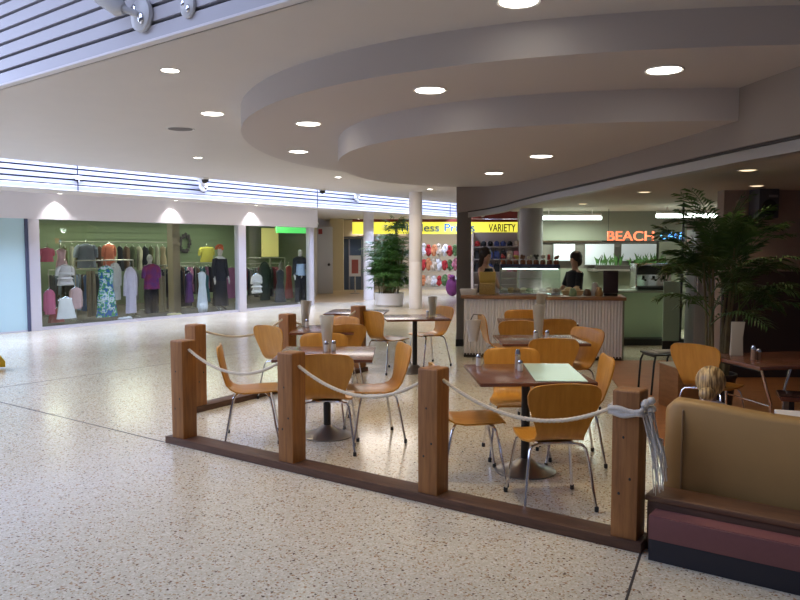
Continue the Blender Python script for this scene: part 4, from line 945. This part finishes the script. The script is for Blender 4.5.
P0 = Vector((-2.09, 7.62)); P5 = Vector((-1.345, 8.84)); P6 = Vector((-.56, 10.06)); D2 = (P6-P0).normalized()
barrier('rear timber rope barrier of three posts left of the tables', P0, (0, (P5-P0).length, (P6-P0).length), -.1, (P6-P0).length+.1, D2, .18)
def rope(a, c, sag, label, r=.0125, tail=.0):
    a, c = Vector(a), Vector(c); n = 26; pts = []
    for k in range(n+1):
        t = k/n; p = a.lerp(c, t); p.z -= sag*4*t*(1-t)*(1+.15*(t-.5)); pts.append(p)
    L = (c-a).length; b = MB(); d = (c-a).normalized(); sd = d.cross(Vector((0, 0, 1))).normalized()
    # three twisted strands
    N_ = 110
    for s in range(3):
        q = []
        for k in range(N_+1):
            t = k/N_; f = t*n; i = min(int(f), n-1); p = pts[i].lerp(pts[i+1], f-i); an = 2*PI*s/3+t*L/.085*2*PI
            q.append(p+(sd*math.cos(an)+Vector((0, 0, 1))*math.sin(an))*r*.5)
        b.tube(q, r*.62, 6)
    return tag(b.build('rope', M_ROPE, auto=60), label, 'rope', 'barrier ropes')
PS = (0, 1.252, 2.524, 3.825)
def rp_(k, side): q = P1+RD*(PS[k]+side*.073); return (q.x, q.y)
rope((*rp_(0, 1), .815), (*rp_(1, -1), .83), .155, 'white rope between the first and second near posts')
rope((*rp_(1, 1), .79), (*rp_(2, -1), .80), .165, 'white rope between the second and third near posts')
rope((*rp_(2, 1), .815), (*rp_(3, -1), .79), .165, 'white rope between the third and rightmost near posts')
e = D2*.075
rope((*(P0+e), .83), (*(P5-e), .83), .13, 'rope from the far left post to the dark rear post beside the tumbler')
rope((*(P5+e), .80), (*(P6-e), .82), .12, 'rope running to the dark rear post by the centre table')
# rope wound round the rightmost post with a loose hank
P4 = P1+RD*3.825
b = MB()
def wrap(z0, z1, h, ph=0):
    pts = []
    loop = [(-1, -1), (0, -1.04), (1, -1), (1.04, 0), (1, 1), (0, 1.04), (-1, 1), (-1.04, 0), (-1, -1)]
    for i in range(len(loop)-1):
        for k in range(6):
            t = k/6; lx = loop[i][0]*(1-t)+loop[i+1][0]*t; ly = loop[i][1]*(1-t)+loop[i+1][1]*t
            f = (i+t)/8; z = z0+(z1-z0)*f+.008*math.sin(f*25+ph)
            q = P4+RD*(lx*.088)+RN*(ly*.088); pts.append((q.x, q.y, z))
    b.tube(pts, h, 8)
wrap(.785, .80, .015); wrap(.762, .775, .015, 2); wrap(.775, .79, .012, 4)
kq = P4+RD*.115-RN*.05
for k in range(5):
    a = k*1.3; b.ball((kq.x+.02*math.cos(a), kq.y+.02*math.sin(a), .80+.012*k), (.024, .024, .022), 10, 6)
HK = tag(b.build('rope_hank', M_CORD, auto=60), 'thick white rope wound and knotted round the rightmost post', 'rope')
b = MB(); rnd = random.Random(9)
for k in range(34):
    x0 = kq+RD*rnd.uniform(-.03, .02)+RN*rnd.uniform(-.02, .03); x1 = kq+RD*rnd.uniform(.02, .085)+RN*rnd.uniform(-.01, .05); zt = rnd.uniform(.77, .80); zb = rnd.uniform(.33, .62)
    x2 = x1+RD*rnd.uniform(.0, .025)
    b.tube([(x0.x, x0.y, zt), ((x0.x*.5+x1.x*.5)+rnd.uniform(-.01, .01), (x0.y+x1.y)/2, zt-.13), (x1.x+rnd.uniform(-.012, .012), x1.y, (zt+zb)/2-.05), (x2.x, x2.y, zb)], rnd.choice((.0018, .0025, .004)), 5)
b.build('loose_cords', M_CORD, HK)

# ------------------------------------------------------------------ bench, step box and couch at lower right
def bx_(name, p, L, D, z0, z1, m, parent, bev=.006):
    """box whose front-left corner is p, running along SD"""
    return MB().box((L/2, D/2, (z0+z1)/2), (L, D, z1-z0)).build(name, m, parent, bevel=bev)
t = thing('timber_ledge', 'dark timber ledge box in front of the tan couch', 'ledge', (1.372, 4.075, 0), SR)
bx_('ledge_body', 0, 2.2, .20, 0, .28, M_SILL, t); MB().box((1.1, .10, .295), (2.22, .22, .03)).build('ledge_top', wood('ledge top', (.12, .055, .03), (.20, .10, .05), (1, 8, 8), .45, 4), t, bevel=.006)
t = thing('step_box', 'burgundy step box with black plinth nearest the camera', 'step box', (1.335, 3.93, 0), SR)
bx_('plinth', 0, 2.2, .125, 0, .12, mat('black plinth', (.012, .012, .02), .45), t, .003)
MB().box((1.1, .0625, .18), (2.2, .135, .125)).build('box_body', M_BURG, t, bevel=.005)
MB().box((1.1, .0625, .2445), (2.2, .12, .004)).build('top_panel', mat('burgundy top', (.26, .10, .095), .4), t, False)
t = thing('couch', 'tan upholstered couch with a high curved back at the lower right', 'couch', (1.53, 4.285, 0), SR)
rings = []
n = 40
for k in range(n+1):
    x = 2.0*k/n
    top = .805-.035*(1/(1+math.exp(-(x-.34)*11)))-.004*x
    if x < .05: top -= .05*(1-math.sqrt(max(0, 1-((.05-x)/.05)**2)))
    y0 = .0+(.03*((.05-x)/.05)**2 if x < .05 else 0)
    dd = .15
    rings.append([(x, y0+.0, .05), (x, y0-.004, top*.6), (x, y0, top-.03), (x, y0+.012, top-.01), (x, y0+.035, top), (x, y0+dd-.035, top), (x, y0+dd-.01, top-.01), (x, y0+dd, top-.03), (x, y0+dd, .05)])
MB().loft(rings).build('backrest', M_SOFA, t, auto=50)
MB().tube([(.105, -.004, .06), (.105, -.008, .48), (.105, -.004, .745), (.105, .035, .795)], .006, 6).build('piping', mat('tan piping', (.33, .21, .10), .5), t)
MB().box((1.0, .42, .23), (1.96, .52, .16)).build('seat_cushion', M_SOFA, t, bevel=.03)
MB().box((1.0, .40, .105), (1.96, .50, .09)).build('seat_base', M_DARKPANEL, t, bevel=.005)
for x in (.08, 1.92):
    for y in (.1, .6): MB().lathe([(.025, 0), (.03, .06)], (x, y, 0), 12).build('foot', M_BLACK, t)

# ------------------------------------------------------------------ palms
def frond(b, base, az, el, L, droop, nl, ll, wl, rnd, stem=None):
    p = Vector(base); d = Vector((math.cos(az)*math.cos(el), math.sin(az)*math.cos(el), math.sin(el))); pts = [p.copy()]
    K = 14
    for k in range(K):
        d = (d+Vector((0, 0, -droop/K))).normalized(); p = p+d*L/K; pts.append(p.copy())
    b.tube(pts, [.006*(1-.75*k/K)+.001 for k in range(K+1)], 4)
    for k in range(nl):
        t = .18+.82*k/(nl-1); f = t*K; i = min(int(f), K-1); q = pts[i].lerp(pts[i+1], f-i); tg = (pts[i+1]-pts[i]).normalized()
        sd = tg.cross(Vector((0, 0, 1))).normalized(); up = sd.cross(tg)
        l = ll*(math.sin(PI*(.12+.80*t))**.6)*rnd.uniform(.8, 1.1)
        for s in (-1, 1):
            dr = (sd*s*.8+tg*.65+up*rnd.uniform(-.1, .25)).normalized(); m_ = q+dr*l*.5-Vector((0, 0, l*.04)); e_ = q+dr*l-Vector((0, 0, l*.28)); w = tg*wl
            b.add([q, m_-w, e_, m_+w], [(0, 1, 2, 3)])
t = thing('potted_palm', 'tall feathery palm beside the counter in the dark cafe', 'plant', (3.22, 7.6, .008))
MB().lathe([(.0, 0), (.16, 0), (.20, .34), (.215, .36), (.215, .39), (.19, .39), (.18, .34), (0, .33)], n=28).build('pot', mat('dark pot', (.035, .03, .028), .5), t)
b = MB(); rnd = random.Random(11); lf = MB()
for k in range(9):
    a = rnd.random()*2*PI; r_ = rnd.uniform(.02, .12); h = rnd.uniform(.75, 1.35); top = Vector((r_*2*math.cos(a), r_*1.6*math.sin(a), .34+h))
    b.tube([(r_*math.cos(a), r_*math.sin(a), .33), (r_*1.3*math.cos(a), r_*1.3*math.sin(a), .33+h*.5), top], [.017, .014, .010], 8)
    for q in range(5):
        frond(lf, top-Vector((0, 0, rnd.uniform(0, .35))), a+rnd.uniform(-1.8, 1.8), rnd.uniform(.7, 1.4), rnd.uniform(.5, .78), rnd.uniform(.9, 1.9), 18, .26, .014, rnd)
for k in range(14): frond(lf, (rnd.uniform(-.08, .08), rnd.uniform(-.08, .08), rnd.uniform(1.35, 1.6)), 2*PI*k/14+rnd.uniform(-.2, .2), rnd.uniform(.85, 1.35), rnd.uniform(.5, .78), rnd.uniform(.7, 1.5), 20, .25, .014, rnd)
b.build('canes', M_STEM, t); lf.build('fronds', M_LEAF, t, False)
t = thing('potted_palm', 'bushy lady palm in a white planter beside the cream column', 'plant', (-.31, 21.35, 0))
MB().lathe([(.0, 0), (.35, 0), (.40, .05), (.42, .36), (.43, .38), (.40, .38), (.39, .34), (0, .33)], n=36).build('planter', mat('white planter', (.72, .70, .72), .4), t)
b = MB(); lf = MB(); rnd = random.Random(4)
for k in range(64):
    a = rnd.random()*2*PI; r0 = rnd.uniform(0, .30); r1 = r0*1.3+rnd.uniform(0, .18); h = rnd.uniform(.35, 1.55) if k > 3 else 2.05
    if k <= 3: a = .3*k-.2; r1 = .25
    tp = Vector((r1*math.cos(a), r1*math.sin(a), .34+h)); bs_ = Vector((r0*math.cos(a), r0*math.sin(a), .33)); b.tube([bs_, bs_.lerp(tp, .5)+Vector((0, 0, .03)), tp], [.012, .010, .008], 6)
    for q in range(6):
        st = tp-Vector((0, 0, rnd.uniform(0, .4))); az = rnd.random()*2*PI; el = rnd.uniform(-.1, 1.1); d = Vector((math.cos(az)*math.cos(el), math.sin(az)*math.cos(el), math.sin(el))); hub = st+d*rnd.uniform(.12, .25)
        lf.tube([st, hub], .004, 4)
        sd = d.cross(Vector((0, 0, 1))).normalized(); up = sd.cross(d)
        for f in range(8):
            an = -1.25+2.5*f/7; dr = (d*math.cos(an)+sd*math.sin(an)+up*.1).normalized(); l = rnd.uniform(.26, .40); w = dr.cross(up).normalized()*.021
            lf.add([hub, hub+dr*l*.5-w, hub+dr*l-Vector((0, 0, l*.3)), hub+dr*l*.5+w], [(0, 1, 2, 3)])
b.build('canes', M_STEM, t); lf.build('foliage', M_LEAF2, t, False)

# ------------------------------------------------------------------ ceiling fittings
WARM = (1., .80, .50)
def downlight(x, y, z, r, lab, e, ang=125, on=True, grp='recessed downlights', col=WARM):
    t = thing('downlight', lab, 'ceiling light', (x, y, z), 0, grp)
    MB().lathe([(r*1.0, -.001), (r*1.16, -.008), (r*1.2, -.001), (r*1.2, .0)], n=32, cap=False).build('trim_ring', M_TRIM, t)
    MB().lathe([(0, -.002), (r*1.0, -.002), (r*1.0, -.006), (r*.6, -.012), (0, -.014)][::-1], n=32).build('lens', M_LENS if on else mat('dark grille', (.16, .14, .13), .6), t)
    if on: spot('downlight_lamp', (x, y, z-.03), e*.52, col, ang, .7, r=r*.7)
MAIN = [(-1.94, 6.45, HC, .07, 'small downlight in the ceiling near the slatted skylight wall', 55), (-2.1, 8.52, HC, .115, 'round downlight left of the stepped ceiling drop', 110), (-3.37, 12.65, HC, .065, 'small downlight farther along toward the shops', 45),
 (.72, 4.67, HC, .115, 'bright downlight at the top edge above the ceiling drop', 120), (-1.32, 16.15, HC, .065, 'tiny downlight just beyond the lower ceiling drop', 40), (.77, 19.47, HC, .065, 'tiny downlight near the cream column', 40),
 (.24, 6.09, HU, .115, 'large downlight in the upper drop, centre', 80), (1.87, 5.41, HU, .115, 'largest downlight in the upper drop at the right', 80), (-.93, 7.72, HU, .115, 'downlight in the upper drop at the left, nearer one', 75), (-1.33, 9.95, HU, .115, 'downlight in the upper drop at the left, farther one', 75),
 (1.55, 8.32, HL, .115, 'nearer downlight in the lower drop', 85), (1.27, 10.22, HL, .115, 'farther downlight in the lower drop', 85)]
for x, y, z, r, lab, e in MAIN: downlight(x, y, z, r, lab, e)
downlight(-2.78, 9.62, HC, .15, 'dark round grille in the ceiling left of the drop', 0, on=False, grp='ceiling grilles')
for i, (x, y, lab) in enumerate(((3.26, 7.1, 'dim downlight in the cafe ceiling above the palm'), (4.2, 8.9, 'dim downlight beside the speaker'), (3.2, 9.9, 'dim downlight in the cafe ceiling left of the palm'), (3.05, 12.6, 'dim downlight above the worker'))):
    t = thing('downlight', lab, 'ceiling light', (x, y, 2.40), 0, 'cafe downlights')
    MB().lathe([(.075, -.001), (.09, -.006), (.095, -.0005)], n=24, cap=False).build('trim_ring', M_TRIM, t)
    MB().lathe([(0, -.010), (.05, -.008), (.075, -.002), (0, -.002)], n=24).build('lens', glow('dim lens', (1, .78, .5), 1.6), t)
    spot('cafe_lamp', (x, y, 2.37), 11, (1, .75, .5), 120, .8, r=.05)
# wall washers along the soffit
for i, (s, lab) in enumerate(((1.18, 'soffit downlight above the first shop window'), (4.02, 'soffit downlight above the tan shop pillar'), (6.55, 'soffit downlight above the second shop pillar'), (-1.6, 'soffit downlight above the frosted panel'))):
    q = sh(s, -.22, HS)
    t = thing('downlight', lab, 'ceiling light', q, 0, 'soffit downlights')
    MB().lathe([(.045, -.001), (.06, -.006), (.063, -.0005)], n=20, cap=False).build('trim_ring', M_TRIM, t); MB().lathe([(0, -.008), (.03, -.006), (.045, -.002), (0, -.002)], n=20).build('lens', M_LENS, t)
    spot('soffit_lamp', sh(s, -.20, HS-.03), 30, (1, .94, .93), 100, .5, r=.03)
spot('soffit_lamp', (-1.6, 29.2, 2.66), 40, (1, .9, .78), 95, .5, r=.03)
t = thing('downlight', 'soffit downlight above the glass entrance', 'ceiling light', (-1.6, 29.2, HS), 0, 'soffit downlights'); MB().lathe([(.045, -.001), (.06, -.006), (.063, -.0005)], n=20, cap=False).build('trim_ring', M_TRIM, t); MB().lathe([(0, -.008), (.03, -.006), (.045, -.002), (0, -.002)], n=20).build('lens', M_LENS, t)
# dome cameras
for x, y, lab in ((-4.2, 16.3, 'dark dome camera near the shop side of the ceiling, nearer one'), (-2.0, 19.5, 'dark dome camera farther along the ceiling edge')):
    t = thing('dome_camera', lab, 'camera', (x, y, HC), 0, 'dome cameras'); MB().lathe([(0, 0), (.10, 0), (.10, -.03), (.085, -.04), (0, -.04)][::-1], n=24).build('mount', M_TRIM, t); MB().ball((0, 0, -.05), (.075, .075, .075), 16, 10).build('dome', M_BLACK, t)
# spotlights on the slatted walls
def floodlight(pos, nrm, s, lab, arm=True):
    rz = math.atan2(nrm[1], nrm[0])-PI/2        # local -Y away from the wall
    t = thing('spotlight', lab, 'spotlight', pos, rz, 'spotlights on the slatted walls')
    b = MB().lathe([(0, 0), (.145*s, 0), (.155*s, .02*s), (.15*s, .05*s), (.10*s, .075*s), (0, .08*s)], n=32); b.xf(Matrix.Rotation(R(-90), 4, 'X')); b.build('wall_plate', mat('spot white', (.66, .66, .66), .3), t)
    for sx in (-1, 1): MB().ball((sx*.055*s, .075*s, .045*s*sx), (.042*s, .02*s, .055*s)).build('reflector', mat('spot mirror', (.85, .85, .88), .08, 1.), t)
    if arm:
        MB().tube([(0, .07*s, 0), (.10*s, .18*s, .05*s)], .032*s, 10).build('arm', mat('spot white', (.66, .66, .66), .3), t)
        MB().tube([(.08*s, .16*s, .04*s), (.13*s, .18*s, .05*s), (.26*s, .24*s, .18*s), (.40*s, .30*s, .34*s)], [.05*s, .08*s, .11*s, .12*s], 20).build('lamp_head', mat('spot white', (.66, .66, .66), .3), t)
    return t
q = A0+dT*7.98
w0 = Vector((-1.94, 5.745))-nT*.066+dT*.15; 
floodlight((w0.x, w0.y, HC+.19), (-nT.x, -nT.y), .78, 'large white spotlight with swivelled head on the near slatted wall')
t = floodlight((-1.44, 5.265, HC+.15), (-nT.x, -nT.y), .5, 'small cream sensor beside the large spotlight', False)
for tt, lab in ((11.4-0, 'small spotlight on the slatted band between the shop windows'), (17.3, 'small spotlight on the slatted band above the end pillar'), (24.2, 'small spotlight on the slatted band past the cream column')):
    p = B0+dE*(tt-3.9); floodlight((p.x, p.y, HS+.30 if tt < 12 else HS+.38), (-nE.x, -nE.y), .8, lab)
t = thing('junction_box', 'small white box on the joint of the slatted band', 'box', (*(B0+dE*4.35-nE*.012), HS+.22), math.atan2(dE.y, dE.x)); MB().box((0, -.03, .03), (.14, .05, .07)).build('case', M_WHITE, t, bevel=.006); MB().tube([(0, -.03, .0), (0, -.03, -.05)], .012).build('gland', M_TRIM, t)

# yellow floor sign at the left edge
t = thing('floor_sign', 'yellow folding floor sign cut by the left edge of the picture', 'floor sign', (-5.78, 10.05, 0), R(15))
M_YEL = mat('yellow plastic', (.72, .46, .02), .4)
for sy in (-1, 1):
    MB().add([(-.36, sy*.2, .0), (.36, sy*.2, .02), (.36, sy*.2, .10), (.06, sy*.02, .56), (-.06, sy*.02, .56), (-.36, sy*.2, .10), (-.36, sy*.18, .0), (.36, sy*.18, .02), (.36, sy*.18, .10), (.06, sy*.0, .56), (-.06, sy*.0, .56), (-.36, sy*.18, .10)],
             [(0, 1, 2, 3, 4, 5), (11, 10, 9, 8, 7, 6), (0, 6, 7, 1), (1, 7, 8, 2), (2, 8, 9, 3), (3, 9, 10, 4), (4, 10, 11, 5), (5, 11, 6, 0)]).build('panel', M_YEL, t, False)
MB().box((0, 0, .57), (.14, .06, .03)).build('hinge', M_YEL, t, bevel=.005)

# ------------------------------------------------------------------ lights
DAY = (.57, .67, 1.)
area('skylight', (-7.6, 3.6, 5.6), 9, 620, DAY, (0, 0, math.atan2(dT.y, dT.x)), sy=7)
area('skylight', (-12.0, 9.5, 5.6), 5, 520, DAY, (0, 0, math.atan2(dT.y, dT.x)), sy=7)
mid = B0+dE*10-nE*.32; area('skylight_slot', (mid.x+nE.x*-.5, mid.y+nE.y*-.5, 4.0), 26, 3300, DAY, (0, 0, math.atan2(dE.y, dE.x)), sy=1.7)
for s in (2.0, 4.4, 6.8, 9.4): p = sh(s, 2.2, 2.47); area('shop_lamp', p, 1.2, 30, (.95, 1., .78), (0, 0, RS), sy=.5)
p = sh(6, 4.0, 2.47); area('shop_lamp', p, 7, 26, (.92, 1., .72), (0, 0, RS), sy=.3)
area('variety_lamp', (1.9, 28.3, 2.6), 5, 60, (1, .95, .85), sy=1)
area('mall_fill', (-.5, 25.5, 3.12), 2, 150, (1, .88, .72), sy=2)  # two unseen fills added to brighten the far columns and floor
area('mall_fill', (-.6, 17.8, 3.12), 2, 90, (1, .90, .80), sy=2)
wd = bpy.data.worlds.new('world'); S.world = wd; wd.use_nodes = True
wd.node_tree.nodes['Background'].inputs[0].default_value = (.66, .69, .95, 1); wd.node_tree.nodes['Background'].inputs[1].default_value = .12
S.view_settings.view_transform = 'Standard'; S.view_settings.look = 'None'; S.view_settings.gamma = 1; S.view_settings.use_curve_mapping = False
S.view_settings.exposure = 0.08
S.cycles.use_denoising = True; S.cycles.max_bounces = 8; S.cycles.diffuse_bounces = 4; S.cycles.glossy_bounces = 3; S.cycles.transparent_max_bounces = 12; S.cycles.sample_clamp_indirect = 4
